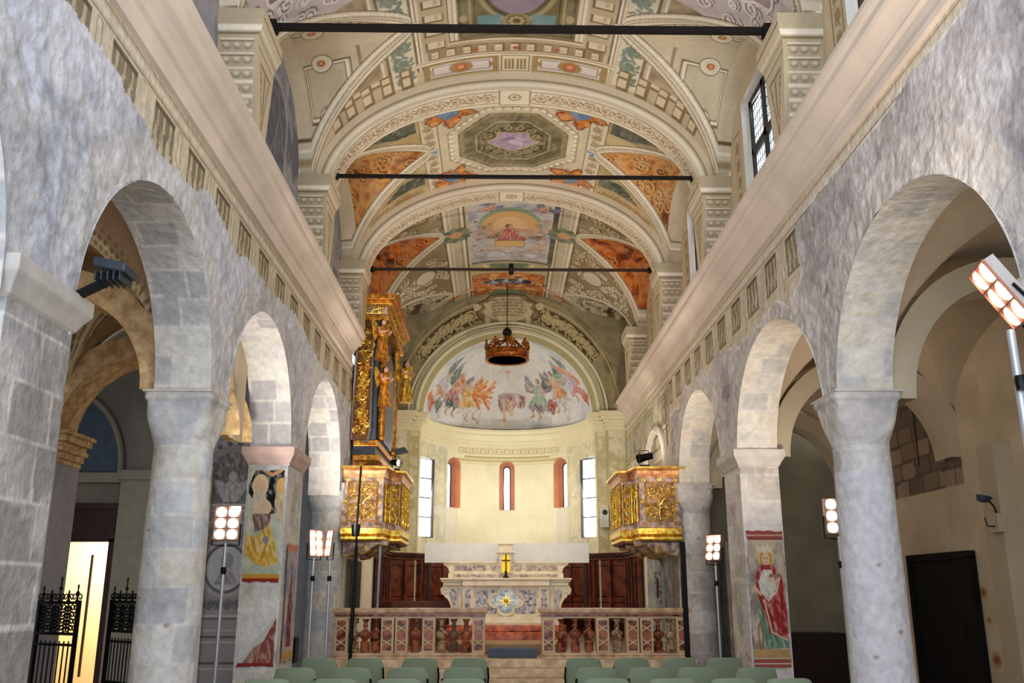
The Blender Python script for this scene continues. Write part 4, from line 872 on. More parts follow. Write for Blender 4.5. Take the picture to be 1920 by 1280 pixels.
# ================================================================ floors
fl = mat('nave_floor_stone', (150, 136, 118), .45, 0, .12, 2., .05)
MB().box(-8.6, 2.0, -.1, 6.9, 18.0, 0).build('floor', fl, kind='structure')
ST = mat('step_marble', (206, 176, 138), .4, 0, .14, 7., .03, col2=(226, 200, 164))
mb = MB()
for i in range(4): mb.box(-3.09, 15.15+i*.32, i*.13+.0001, 3.09, 15.52+i*.32, (i+1)*.13)
mb.box(-3.09, 16.43, 0, 3.09, 24.3, .52)
mb.build('floor_presbytery_steps', ST, kind='structure', bevel=.012)
MB().box(-3.0, 16.9, .50, 3.0, 26.9, .53).build('floor_presbytery', mat('presbytery_floor', (128, 104, 80), .35, 0, .2, 3), kind='structure')
# ================================================================ supports
def shaft_grid(name, parent, prof, n, cv_fn, seed, loc):
    """round shaft: prof = rows of (z, half, squareness)"""
    th = np.linspace(0, 2*PI, n+1); zz = lin_sp(prof[0][0], prof[-1][0], .02); h = np.interp(zz, [p[0] for p in prof], [p[1] for p in prof]); q = np.interp(zz, [p[0] for p in prof], [p[2] for p in prof])
    A, B = np.meshgrid(th, zz); ca, sa = np.cos(A), np.sin(A); e = (2+q*14)[:, None]
    r = h[:, None]*(np.abs(ca)**e+np.abs(sa)**e)**(-1/e)
    cv = Cv(th*.36, zz, (200, 198, 194)); cv_fn(cv, *np.meshgrid(cv.U, cv.V))
    nn = fbm(A*.36, B, .3, seed)-.5; nn[:, -1] = nn[:, 0]; r = r*(1+.035*nn)
    return grid(name, np.stack([r*ca, r*sa, B], -1), cv.I, STONE, parent)
def col_paint(tones, mort, seed, smooth_z=None, bh=.34):
    def f(cv, A, B):
        blocks(cv, (slice(None), slice(None)), A, B, .75, bh, tones, seed, .012, mort)
        n = fbm(A, B, .5, seed+1); cv.put((slice(None), slice(None)), np.clip((n-.55)*4, 0, .5), (232, 230, 226)); cv.put((slice(None), slice(None)), np.clip((.4-n)*4, 0, .4), (140, 140, 146))
        if smooth_z: cv.put((slice(None), slice(None)), (B < smooth_z).astype(float)*.93, (222, 218, 220))
        rnd = random.Random(seed)
        for i in range(5): cv.ell(rnd.uniform(0, 2.2), rnd.uniform(.6, 3.3), .03, .015, (150, 96, 50), 0, .8)
        cv.grime(.2, .08)
    return f
TL = [(206, 206, 204), (222, 218, 208), (198, 197, 194), (214, 206, 192), (200, 202, 206)]
TR = [(214, 206, 200), (226, 216, 206), (196, 188, 184), (206, 196, 186)]
def column(side, y, label, r=.345, smooth=None, r2=None):
    s = -1 if side == 'left' else 1; x = s*(3.1+WT/2)
    t = thing('stone_column', label, 'column', (x, y, 0), 0, 'arcade supports'); tn = TL if s < 0 else TR
    MB().box(-.40, -.40, 0, .40, .40, .14).build('plinth', mat('pale_stone', (206, 198, 188), .85, 0, .1, 6, .2), t, bevel=.02)
    MB().lathe([(r+.08, .14), (r+.1, .18), (r+.08, .24), (r+.03, .27)], n=32).build('base', MATS['pale_stone'], t, smooth=True)
    shaft_grid('shaft', t, [(.26, r*1.05, 0), (1.5, r*1.02, 0), (3.0, r*.96, 0), (3.02, r*.96, 0)], 120, col_paint(tn, (224, 220, 214), int(y*10)+s, smooth), 3, 0)
    shaft_grid('capital', t, [(3.0, r*.97, 0), (3.05, r*1.0, 0), (3.12, r*1.0, .1), (3.28, r*1.08, .35), (3.42, .315, .8), (3.44, .335, 1), (3.52, .335, 1)], 120, col_paint([tn[0], tn[1]], tn[0], int(y), None, .9), 5, 0)
    MB().box(-.335, -.36, 3.50, .335, .36, ZC).build('abacus', MATS['pale_stone'], t)
    return t
def pier(side, y, label, hy=.47, imp=True, name='stone_pier', pink=True):
    s = -1 if side == 'left' else 1; x0, x1 = sorted((s*3.1, s*(3.1+WT))); t = thing(name, label, 'pier', ((x0+x1)/2, y, 0), 0, 'arcade supports'); w = WT/2; tn = (TL if pink else [(186, 180, 176), (176, 168, 162), (196, 190, 186), (168, 160, 156)]) if s < 0 else TR
    pts = [(-w, -hy), (w, -hy), (w, hy), (-w, hy), (-w, -hy)]; P = []; U = []; u = 0
    for i in range(4):
        a, b = np.array(pts[i]), np.array(pts[i+1]); L = np.linalg.norm(b-a); k = int(L/.02)
        for j in range(k): P.append(a+(b-a)*j/k); U.append(u+L*j/k)
        u += L
    P.append(np.array(pts[4])); U.append(u); P = np.array(P); Z = lin_sp(0, 3.44, .02); A, B = np.meshgrid(U, Z); cv = Cv(U, Z, tn[0])
    blocks(cv, (slice(None), slice(None)), A, B, .5, .36, [tn[0], tn[1], tn[3], tn[0]], int(y*7)+s, .012, (226, 220, 212)); n = fbm(A, B, .4, 9+s)
    cv.put((slice(None), slice(None)), np.clip((n-.5)*4, 0, .6), (226, 220, 214)); cv.put((slice(None), slice(None)), np.clip((.38-n)*5, 0, .5), (150, 146, 142)); cv.grime(.25, .1)
    o = .012*(fbm(A, B, .3, 5)-.5)
    grid('shaft', np.stack([P[:, 0][None]*(1+o), P[:, 1][None]*(1+o), B], -1), cv.I, STONE, t, smooth=False)
    if imp:
        mb = MB(); sq = lambda h, k: [(-w-h, -hy-h), (w+h, -hy-h), (w+h, hy+h), (-w-h, hy+h)]
        V = []; lv = [(.0, 3.28), (.02, 3.30), (.05, 3.36), (.09, 3.42), (.09, 3.52)]
        for h, z in lv: V += [(a, b, z) for a, b in sq(h, 0)]
        Fc = [(4*j+i, 4*j+(i+1) % 4, 4*j+4+(i+1) % 4, 4*j+4+i) for j in range(len(lv)-1) for i in range(4)]+[tuple(range(len(V)-4, len(V)))]
        mb.raw(V, Fc).build('impost', mat('red_worn_impost', (206, 178, 166), .85, 0, .15, 6, .2) if s < 0 and pink else MATS['pale_stone'], t, bevel=.01)
    return t
mat('pale_stone', (206, 198, 188), .85, 0, .1, 6, .2)
pier('left', 5.55, 'massive block-built stone pier at the far left edge of the nave', .42, pink=False)
column('left', 9.15, 'thick round stone column on the left carrying the two nearest left arches', .295)
pier('left', 13.03, 'square stone pier on the left with Madonna fresco remains', .49)
column('left', 17.15, 'furthest round stone column on the left beside the gilded left balcony', .30)
column('right', 5.2, 'partly visible round column cut off by the right edge', .30)
column('right', 9.05, 'smooth whitewashed round column on the right in front of the black door', .278, 2.75)
pier('right', 13.12, 'square stone pier on the right with painted red-robed saint', .44)
column('right', 17.2, 'furthest round stone column on the right beside the gilded right balcony', .31)
# ================================================================ aisles
AP = mat('aisle_plaster', (196, 180, 152), .9, 0, .06, 2., .1)
def groin(name, x0, x1, y0, y1, zs, h, fn=None, base=(200, 186, 160)):
    xc, yc, a, b = (x0+x1)/2, (y0+y1)/2, (x1-x0)/2, (y1-y0)/2; Xs = lin_sp(x0, x1, .03); Ys = lin_sp(y0, y1, .03); A, B = np.meshgrid(Xs, Ys)
    z1 = np.sqrt(np.clip(1-((A-xc)/a)**2, 0, 1)); z2 = np.sqrt(np.clip(1-((B-yc)/b)**2, 0, 1)); Z = zs+h*np.maximum(z1, z2)
    cv = Cv(Xs, Ys, base); cv.mottle(x0, y0, x1, y1, [tuple(int(c*.92) for c in base), base], .8, 3)
    if fn: fn(cv, A, B, z1, z2, xc, yc)
    cv.grime(.4, .07); grid(name, np.stack([A, B, Z], -1), cv.I, PLASTER, kind='structure', flip=True)
def leftribs(cv, A, B, z1, z2, xc, yc):
    d = np.abs(z1-z2); sl = (slice(None), slice(None))
    cv.put(sl, (d < .10).astype(float), (216, 196, 156)); cv.put(sl, ((d < .11) & (d > .09)).astype(float), (120, 92, 62)); cv.put(sl, ((d < .05) & (d > .03)).astype(float), (150, 120, 86)); cv.put(sl, (d < .012).astype(float), (236, 220, 186))
    cv.put(sl, ((d > .16) & (d < .18)).astype(float), (150, 118, 84)); cv.put(sl, ((d > .20)).astype(float)*.5, (176, 140, 104))
groin('ceiling_left_aisle_near', -5.85, -3.62, 5.5, 9.2, 3.5, 1.55, leftribs, (190, 160, 126)); groin('ceiling_left_aisle_mid', -5.85, -3.62, 9.2, 11.6, 3.5, 1.55, leftribs, (190, 160, 126)); groin('ceiling_left_aisle_front', -5.85, -3.62, 1.6, 5.5, 3.5, 1.55, leftribs, (190, 160, 126))
for i, (y0, y1) in enumerate(((1.4, 5.2), (5.2, 9.05), (9.05, 13.1), (13.1, 17.2))): groin('ceiling_right_aisle_'+('front', 'near', 'mid', 'far')[i], 3.62, 6.3, y0, y1, 3.45, 1.65, None, (206, 186, 158))
def tarch(name, xc, a, y0, y1, zs, h, m_, th_=.28):
    P = arcpts(xc, zs, a, h, 0, PI, 28)+[(xc-a-th_, zs)]+arcpts(xc, zs, a+th_, h+th_, PI, 0, 28)[0:]
    mb = MB(); n = 28; I = arcpts(xc, zs, a, h, 0, PI, n); O = arcpts(xc, zs, a+th_, h+th_, 0, PI, n); V = []
    for (x, z), (xo, zo) in zip(I, O): V += [(x, y0, z), (x, y1, z), (xo, y0, zo), (xo, y1, zo)]
    Fc = []
    for i in range(n-1):
        p, q = 4*i, 4*i+4; Fc += [(p, q, q+1, p+1), (p, p+2, q+2, q), (p+1, q+1, q+3, p+3)]
    mb.raw(V, Fc).build(name, m_, smooth=True, kind='structure')
TB = mat('painted_rib_brown', (196, 158, 108), .85, 0, .14, 9, .1, col2=(222, 190, 140))
for y in (5.5, 9.2): tarch('trim_left_aisle_arch', -4.8, 1.0, y-.25, y+.25, 3.55, 1.0, TB)
tarch('trim_left_aisle_arch', -4.8, 1.02, 11.5, 12.1, 3.52, 1.03, TB)
MB().prism([(-6.2, 3.5), (-6.2, 6.0), (-3.62, 6.0), (-3.62, 3.5)]+arcpts(-4.8, 3.52, 1.12, 1.13, 0, PI, 24), 'y', 11.62, 12.05).build('wall_left_aisle_spandrel', AP, kind='structure')
for y in (5.2, 9.05, 13.1, 17.2): tarch('trim_right_aisle_arch', 5.02, 1.14, y-.25, y+.25, 3.45, 1.2, AP)
# ---- left outer side: pilaster with capital, chapel walls
GP = mat('grey_chapel_plaster', (128, 122, 110), .9, 0, .12, 2, .1)
MB().box(-6.1, 2.0, 0, -5.86, 11.2, 6).build('wall_left_aisle_outer', AP, kind='structure')
def pilaster():
    Z = lin_sp(0, 3.5, .02); Xs = lin_sp(-6.15, -5.72, .02); A, B = np.meshgrid(Xs, Z); cv = Cv(Xs, Z, (184, 180, 190)); rnd = random.Random(3)
    for z in (2.75, 2.45, 2.2, 1.55, 1.1, .75): cv.line([(-5.9+rnd.uniform(-.04, .04), z+rnd.uniform(.05, .2)), (-5.88, z), (-5.92, z-rnd.uniform(.1, .2))], rnd.uniform(.02, .05), (76, 66, 70))
    cv.mottle(-6.15, 0, -5.7, 1.0, [(184, 160, 150), (150, 110, 96)], .3, 4, a=.6); cv.grime(.3, .1)
    grid('trim_left_aisle_pilaster', np.stack([A, np.full(A.shape, 11.45), B], -1), cv.I, PLASTER, kind='structure')
    MB().box(-6.15, 11.46, 0, -5.72, 12.1, 3.5).build('trim_left_aisle_pilaster_core', mat('pilaster_grey', (170, 166, 172), .9, 0, .08), kind='structure')
    mb = MB()
    for o, z0, z1 in ((.02, 3.16, 3.22), (.05, 3.22, 3.30), (.10, 3.30, 3.36), (.07, 3.36, 3.42), (.14, 3.42, 3.50), (.18, 3.50, 3.55)): mb.box(-6.2, 11.45-o, z0, -5.72+o, 12.1, z1)
    mb.build('trim_left_aisle_capital', TB, kind='structure', bevel=.01)
pilaster()
# chapel end wall with doorway
mb = MB(); mb.box(-8.6, 15.5, 2.95, -6.55, 15.8, 6.2).box(-8.6, 15.5, 0, -7.62, 15.8, 2.95).box(-6.55, 15.5, 0, -5.0, 15.8, 6.2)
mb.build('wall_left_chapel', GP, kind='structure')
MB().box(-8.7, 11.4, 0, -8.6, 15.8, 6.2).build('wall_left_chapel_outer', GP, kind='structure')
MB().box(-8.7, 11.2, 5.6, -3.62, 18.0, 5.7).build('ceiling_left_chapel', GP, kind='structure')
mb = MB(); P = arcpts(-7.6, 3.55, 1.05, 1.35, 0, PI, 24); mb.tube([(x, 15.42, z) for x, z in P], .05, 6); mb.box(-8.6, 15.36, 3.36, -6.5, 15.5, 3.52); mb.box(-6.55, 15.30, 3.4, -5.0, 15.5, 3.56).box(-6.5, 15.38, 0, -5.0, 15.5, 3.4)
mb.build('trim_left_chapel_moulding', mat('chapel_moulding', (150, 142, 124), .9, 0, .08), kind='structure')
MB().prism([(-8.55, 3.55)]+P[::-1]+[(-6.55, 3.55)], 'y', 15.46, 15.49).build('trim_left_chapel_lunette', mat('slate_lunette', (84, 96, 108), .9, 0, .1), kind='structure')
# lit passage behind the doorway
YL = mat('warm_passage_plaster', (244, 230, 190), .8, 0, .04, 2)
MB().box(-8.3, 17.2, 0, -5.6, 17.3, 3.1).box(-8.3, 15.8, 3.0, -5.6, 17.3, 3.1).box(-8.35, 15.8, 0, -8.3, 17.3, 3.1).box(-6.25, 15.8, 0, -6.2, 17.3, 3.1).build('wall_left_passage', YL, kind='structure')
MB().box(-8.3, 15.5, 0, -6.2, 17.3, .02).build('floor_left_passage', mat('passage_floor', (190, 150, 100), .4), kind='structure')
area('passage_lamp', (-7.0, 16.4, 2.9), (-7.1, 16.6, 0), .5, .5, 60, (1, .92, .74))
d = MB().box(-7.66, 15.40, 2.40, -6.52, 15.55, 3.0).box(-7.66, 15.36, 2.92, -6.50, 15.56, 3.02).box(-7.66, 15.38, 2.44, -6.5, 15.52, 2.5).box(-7.68, 15.4, 0, -7.6, 15.55, 2.45).box(-6.6, 15.4, 0, -6.5, 15.55, 2.45)
d.build('door_1', mat('dark_red_wood', (52, 22, 12), .5, 0, .2), kind='structure')
MB().box(-6.95, 15.62, .3, -6.92, 15.66, 2.2).build('trim_3', mat('dark_wood_strip', (90, 56, 26), .6), kind='structure')
# painted grisaille wall seen through the second left arch
def grisaille():
    Xs = lin_sp(-5.4, -3.7, .012); Z = lin_sp(0, 5.4, .012); A, B = np.meshgrid(Xs, Z); cv = Cv(Xs, Z, (168, 164, 164)); c = -4.68
    cv.line(arcpts(c, 3.55, .52, .5, 0, PI), .1, (196, 190, 184)); cv.polym(arcpts(c, 3.45, .42, .42, 0, PI)+[(c-.42, 3.0), (c+.42, 3.0)], (140, 136, 136))
    for i in range(10): t = PI*i/9; cv.ell(c+.5*math.cos(t), 3.55+.48*math.sin(t), .045, .045, (120, 116, 114))
    cv.polym([(c-.12, 3.05), (c-.34, 3.45), (c-.1, 3.35), (c, 3.42), (c+.1, 3.35), (c+.34, 3.45), (c+.12, 3.05)], (196, 192, 190)); cv.ell(c, 3.47, .07, .08, (206, 200, 196)); cv.line([(c-.4, 3.0), (c+.4, 3.0)], .04, (210, 206, 202))
    cv.frame(c-.6, 2.7, c+.6, 2.92, .03, (206, 200, 196)); scroll(cv, c-.5, 2.3, c+.5, 2.6, (126, 122, 122), .02, False, 3)
    cv.ell(c, 1.98, .42, .46, (190, 186, 184)); cv.ell(c, 1.98, .36, .40, (120, 116, 118)); cv.ell(c, 1.98, .31, .35, (206, 206, 208)); cv.ell(c+.02, 2.1, .10, .13, (166, 162, 164)); cv.polym([(c-.18, 1.72), (c+.2, 1.72), (c+.1, 1.98), (c-.02, 2.0)], (176, 172, 174))
    scroll(cv, c-.45, 1.32, c+.45, 1.5, (120, 116, 118), .02, False, 6)
    for z, k in ((1.22, (206, 202, 198)), (1.18, (110, 106, 108)), (1.0, (196, 192, 190)), (.9, (110, 106, 108)), (.82, (206, 202, 198)), (.5, (110, 106, 108)), (.42, (196, 192, 190)), (.1, (100, 96, 98))): cv.rect(-6, z, 0, z+.03, k)
    cv.grime(.4, .1); grid('wall_left_aisle_grisaille', np.stack([A, np.full(A.shape, 15.45), B], -1), cv.I, PLASTER, kind='structure')
grisaille()
MB().box(-6, 17.9, 0, -3.08, 18.0, 6).build('wall_left_aisle_end', mat('pale_blue_plaster', (190, 196, 204), .9, 0, .04), kind='structure')
# ---- right aisle walls
def rwall():
    Y = lin_sp(1.4, 18, .03); Z = lin_sp(0, 5.4, .03); A, B = np.meshgrid(Y, Z); cv = Cv(Y, Z, (220, 202, 170)); sl = (slice(None), slice(None))
    cv.mottle(1, 0, 18, 6, [(214, 196, 164), (228, 210, 180), (206, 188, 156)], 1.2, 7)
    M = ((A > 12.85) & (A < 15.3) & (B > 3.08) & (B < 3.1+1.7*np.sqrt(np.clip(1-((A-14.35)/1.55)**2, 0, 1)))).astype(float)
    blocks(cv, sl, A, B, .5, .28, [(150, 130, 112), (128, 112, 98), (170, 150, 130)], 3, .02, (110, 96, 84), M=M)
    cv.rect(14.15, 3.5, 14.2, 4.7, (70, 58, 50)); 
    for y, z, r in ((12.72, 1.6, .1), (12.6, .75, .13), (12.55, .4, .07), (12.66, 1.25, .06)): cv.ell(y, z, r, r*.8, (196, 150, 100), 0, .8); cv.ell(y, z, r*.6, r*.4, (130, 70, 36), 0, .7)
    cv.mottle(15.3, 0, 18, 3.2, [(120, 112, 100), (150, 140, 124), (96, 88, 80)], .4, 9)
    cv.grime(.5, .05); grid('wall_right_aisle_outer', np.stack([np.full(A.shape, 6.3), A, B], -1), cv.I, PLASTER, kind='structure', flip=True)
rwall()
MB().box(3.08, 17.9, 0, 6.4, 18.0, 5.4).build('wall_right_aisle_end', mat('dim_end_plaster', (150, 140, 118), .9, 0, .12, 2), kind='structure')
mb = MB(); mb.box(6.05, 11.55, 0, 6.3, 11.95, 3.45); mb.build('trim_right_aisle_pilaster', AP, kind='structure')
mb = MB(); P = arcpts(13.9, 1.62, .0, .0, 0, PI, 3)
# niches and stonework at the far end of the right aisle
mb = MB(); mb.prism([(4.2, 1.9)]+arcpts(4.65, 2.5, .45, .4, PI, 0, 14)+[(5.1, 1.9)], 'y', 17.85, 17.9); mb.build('trim_4', mat('dark_niche', (60, 52, 46), .9), kind='structure')
MB().box(3.95, 17.3, 0, 4.35, 17.9, 2.5).build('trim_5', mat('niche_stone', (170, 160, 146), .9, 0, .25, 5, .3), kind='structure')
MB().box(4.6, 16.8, 0, 5.9, 17.6, .9).build('wooden_bench', mat('dark_bench_wood', (44, 24, 16), .5, 0, .2)); o = bpy.data.objects['wooden_bench']; tag(o, 'low dark wooden chest at the end of the right aisle', 'chest')
# nave back: nothing is visible behind the camera, the west end is left unbuilt so sky light enters
# ================================================================ doors, iron gates, stoup
t = thing('plank_door', 'tall black wooden door in the right aisle wall', 'door', (6.25, 13.75, 0))
MB().box(-.02, -.88, 0, .04, .92, 2.06).build('door_leaf', mat('black_door_wood', (7, 6, 6), .6, 0, .3), t)
mb = MB()
for i in range(6): mb.box(-.03, -.84+i*.29, .02, -.018, -.57+i*.29, 2.04)
mb.build('planks', MATS['black_door_wood'], t, bevel=.004)
MB().box(-.07, -.96, 2.06, .04, 1.0, 2.16).box(-.07, -.96, 0, .04, -.88, 2.08).box(-.07, .92, 0, .04, 1.0, 2.08).build('frame', MATS['black_door_wood'], t)
MB().tube([(-.05, -.7, .95), (-.09, -.7, .97), (-.09, -.7, 1.09), (-.05, -.7, 1.11)], .01).build('handle', mat('iron', (30, 30, 32), .5, .6), t)
t = thing('holy_water_stoup', 'grey stone holy water basin under a shallow niche on the right aisle wall', 'stoup', (6.28, 11.15, .95))
MB().lathe([(.02, -.10), (.10, -.08), (.16, -.0), (.22, .05), (.24, .06), (.24, .10), (.21, .10), (.16, .04), (.02, .02)], n=24).build('basin', mat('stoup_stone', (170, 152, 132), .7, 0, .15, 9, .2), t, smooth=True)
mb = MB(); mb.prism([(-.22, .1)]+arcpts(0, .42, .22, .22, PI, 0, 14)+[(.22, .1)], 'x', -.01, .015); mb.build('niche', mat('niche_shade', (150, 132, 120), .9), t)
MB().tube([(-.012, a, b) for a, b in [(-.23, .1)]+arcpts(0, .42, .23, .23, PI, 0, 14)+[(.23, .1)]], .016).build('niche_rim', MATS['stoup_stone'], t, smooth=True)
def gate(name_, label, loc, rz):
    t = thing('wrought_iron_gate', label, 'gate', loc, rz, 'chapel gate leaves'); im = mat('black_iron', (12, 12, 14), .45, .5, .1)
    MB().box(-.36, -.02, 0, -.32, .02, 1.42).box(.32, -.02, 0, .36, .02, 1.42).box(-.36, -.02, .5, .36, .02, .54).box(-.36, -.02, 1.06, .36, .02, 1.09).box(-.36, -.02, 1.38, .36, .02, 1.41).box(-.36, -.02, .02, .36, .02, .06).box(-.36, -.02, .95, .36, .02, .975).build('frame', im, t)
    for i in range(7): MB().tube([(-.24+i*.08, 0, .54), (-.24+i*.08, 0, 1.0)], .009).build('bar', im, t)
    mb = MB()
    for r0, z in ((.05, 1.13), (.05, 1.20), (.05, 1.27), (.05, 1.34), (0, 0), (.05, .10), (.05, .17), (.05, .24), (.05, .31), (.05, .38), (.05, .45)):
        if z == 0: mb.build('upper_scroll_panel', im, t); mb = MB(); continue
        for i in range(6):
            x = -.27+i*.108
            for sg in (-1, 1): mb.tube([(a, 0, b) for a, b in spiral(x+sg*.03, z, r0, 1.3, PI/2*(1+2*(i % 2)), sg, 12)], .008, 5)
    mb.build('lower_scroll_panel', im, t)
    mb = MB()
    for x, h in ((-.30, .14), (-.15, .10), (0, .24), (.15, .10), (.30, .16)):
        mb.tube([(x, 0, 1.4), (x, 0, 1.4+h)], .009, 5); mb.sph((x, 0, 1.4+h*.6), .022, n=8, m=5); mb.sph((x, 0, 1.4+h), .012, .012, .03, 8, 5)
        for sg in (-1, 1): mb.tube([(a, 0, b) for a, b in spiral(x+sg*.05, 1.45, .05, 1.3, -PI/2, -sg, 14)], .008, 5)
    mb.build('cresting', im, t)
    t.scale = (1, 1, 1.07)
gate('', 'black wrought-iron gate leaf in front of the lit doorway', (-5.33, 11.15, 0), -.5)
gate('', 'black wrought-iron gate leaf in shadow next to the thick left column', (-4.80, 11.75, 0), -.72)
# ================================================================ fresco fragments on the piers
def fresco(name, label, x0, x1, z0, z1, fn, place, st=.008):
    Xs = lin_sp(x0, x1, st); Z = lin_sp(z0, z1, st); A, B = np.meshgrid(Xs, Z); cv = Cv(Xs, Z, (200, 190, 170)); keep = fn(cv, A, B); cv.grime(.1, .08)
    o = grid(name, place(A, B), cv.I, PLASTER, keep=keep); tag(o, label, 'fresco'); return o
def ragged(A, B, x0, x1, z0, z1, m=.03, seed=1):
    e = m*2*(fbm(A, B, .12, seed)-.3); return (A-x0 > e) & (x1-A > e) & (B-z0 > e) & (z1-B > e)
def madonna(cv, A, B):
    cv.mottle(-1, 0, 1, 4, [(196, 200, 176), (214, 212, 190), (176, 184, 160)], .3, 3)
    cv.polym([(-.28, 3.0), (-.2, 3.2), (.3, 3.22), (.3, 2.62), (-.05, 2.62), (-.28, 2.9)], (30, 32, 38))
    cv.ell(-.1, 3.0, .13, .15, (232, 206, 162)); cv.ell(-.1, 2.98, .085, .11, (224, 190, 156)); cv.polym([(-.2, 2.9), (0, 2.9), (.06, 2.5), (-.26, 2.5)], (214, 196, 170))
    cv.ell(-.02, 2.70, .12, .11, (230, 200, 160)); cv.ell(-.02, 2.70, .07, .08, (222, 190, 160)); cv.polym([(-.2, 2.62), (.10, 2.62), (.08, 2.44), (-.14, 2.38)], (130, 100, 90))
    cv.polym([(-.28, 2.35), (-.1, 2.32), (.08, 2.5), (.2, 2.2), (.26, 2.0), (.1, 1.92), (-.1, 1.97), (-.28, 2.1)], (222, 176, 72)); cv.line([(.0, 2.4), (.05, 2.2), (-.02, 2.0)], .02, (178, 130, 44)); cv.line([(-.15, 2.3), (-.1, 2.1)], .02, (178, 130, 44)); cv.ell(.04, 2.28, .05, .05, (140, 140, 134))
    cv.ell(.24, 2.98, .09, .12, (222, 176, 110)); cv.polym([(.16, 2.9), (.3, 2.9), (.3, 2.55), (.22, 2.5), (.14, 2.75)], (216, 196, 150)); cv.line([(-.05, 3.2), (.08, 3.14), (.22, 3.2)], .05, (196, 150, 110)); cv.rect(-.3, 1.78, .3, 1.84, (206, 150, 60)); cv.rect(-.3, 1.73, .3, 1.78, (150, 50, 36))
    return ragged(A, B, -.30, .30, 1.72, 3.22, .03, 4)
fresco('fresco_fragment', 'tall fresco fragment of a haloed Madonna in yellow robe on the left pier', -.3, .3, 1.7, 3.24, madonna, lambda A, B: np.stack([-3.37+A*.84, np.full(A.shape, 12.52), B], -1))
def low(cv, A, B):
    cv.rect(-1, 0, 1, 2, (206, 206, 186)); cv.polym([(-.05, .72), (.3, 1.3), (.3, .72)], (150, 84, 72)); cv.polym([(-.2, .72), (-.05, .72), (.12, 1.0), (-.05, .9)], (166, 130, 110)); cv.rect(-1, .68, 1, .73, (140, 50, 44))
    return (A > -.3+(B-.68)*.9) & ragged(A, B, -.3, .3, .67, 1.3, .02, 6)
fresco('fresco_fragment', 'triangular scrap of red fresco low on the left pier', -.3, .3, .66, 1.32, low, lambda A, B: np.stack([-3.37+A*.84, np.full(A.shape, 12.52), B], -1))
def side_f(cv, A, B):
    cv.mottle(-1, 0, 1, 4, [(176, 170, 190), (206, 180, 170), (150, 150, 176)], .3, 3); cv.rect(-1, 2.15, 1, 2.25, (206, 140, 110)); cv.polym([(-.15, .9), (.15, .9), (.12, 1.5), (.04, 1.85), (-.04, 1.85), (-.12, 1.5)], (130, 62, 68)); cv.polym([(-.08, 1.5), (.08, 1.5), (0, 2.05)], (110, 84, 110)); cv.rect(-1, .75, 1, .83, (206, 160, 80))
    return ragged(A, B, -.34, .34, .7, 2.26, .03, 8)
fresco('fresco_fragment', 'faded fresco strip with dark red figure on the inner side of the left pier', -.34, .34, .68, 2.28, side_f, lambda A, B: np.stack([np.full(A.shape, -3.075), 13.05+A, B], -1))
def saint(cv, A, B):
    cv.mottle(-1, 0, 1, 4, [(186, 164, 140), (206, 190, 166), (150, 136, 124)], .25, 3)
    cv.rect(-1, 2.30, 1, 2.42, (150, 76, 66)); cv.rect(-1, 2.34, 1, 2.36, (196, 150, 130)); cv.frame(-.30, .78, .30, 2.30, .012, (120, 60, 54))
    cv.ell(0, 2.06, .13, .15, (230, 196, 130)); cv.ell(0, 2.04, .10, .13, (206, 150, 80)); cv.ell(0, 2.04, .062, .09, (232, 192, 158))
    cv.polym([(-.13, 2.12), (-.15, 2.24), (-.07, 2.18), (-.04, 2.25), (0, 2.19), (.05, 2.25), (.07, 2.18), (.14, 2.24), (.13, 2.12)], (226, 206, 170))
    cv.ell(-.025, 2.05, .012, .008, (90, 50, 40)); cv.ell(.025, 2.05, .012, .008, (90, 50, 40)); cv.line([(-.012, 1.99), (.015, 1.99)], .01, (176, 80, 70))
    cv.polym([(-.1, 1.96), (.1, 1.96), (.24, 1.8), (.28, 1.4), (.27, 1.0), (.05, .98), (-.05, 1.15), (-.16, 1.5), (-.2, 1.8)], (176, 60, 52))
    cv.polym([(-.06, 1.9), (.08, 1.9), (.14, 1.65), (.02, 1.52), (-.12, 1.62), (-.14, 1.75)], (222, 214, 196)); cv.polym([(-.18, 1.6), (-.08, 1.3), (.0, 1.08), (.27, .98), (.28, .9), (-.1, .88), (-.17, 1.2)], (120, 150, 124))
    cv.line([(-.07, 1.5), (.02, 1.1), (.25, 1.0)], .018, (230, 216, 190)); cv.line([(-.12, 1.62), (.0, 1.5), (.14, 1.62), (.2, 1.8)], .018, (232, 222, 200))
    for a, b in (((.1, 1.5), (.14, 1.05)), ((.2, 1.6), (.22, 1.1)), ((0, 1.4), (.06, 1.1)), ((-.16, 1.75), (-.12, 1.5))): cv.line([a, b], .014, (128, 34, 32))
    for a, b in (((-.12, 1.4), (-.06, .95)), ((-.04, 1.2), (.02, .92))): cv.line([a, b], .012, (80, 104, 84))
    cv.line([(.02, 1.78), (.12, 1.74), (.2, 1.78)], .035, (228, 190, 156)); cv.line([(-.2, 1.66), (-.12, 1.58)], .035, (228, 190, 156)); cv.polym([(.04, 1.84), (.2, 1.84), (.2, 1.80), (.04, 1.8)], (140, 110, 90))
    cv.line(arcpts(-.16, 1.05, .035, .16, 0, 2*PI), .02, (150, 110, 60)); cv.rect(-1, .66, 1, .76, (166, 84, 76)); cv.rect(-1, .70, 1, .715, (220, 190, 176)); cv.mottle(-.3, .78, .3, .88, [(206, 170, 110), (176, 140, 90)], .1, 3)
    return ragged(A, B, -.30, .30, .64, 2.42, .025, 11)
fresco('painted_saint', 'fresco of a crowned haloed saint in red robe and green skirt on the right pier', -.3, .3, .62, 2.44, saint, lambda A, B: np.stack([3.37+A*.84, np.full(A.shape, 12.655), B], -1))
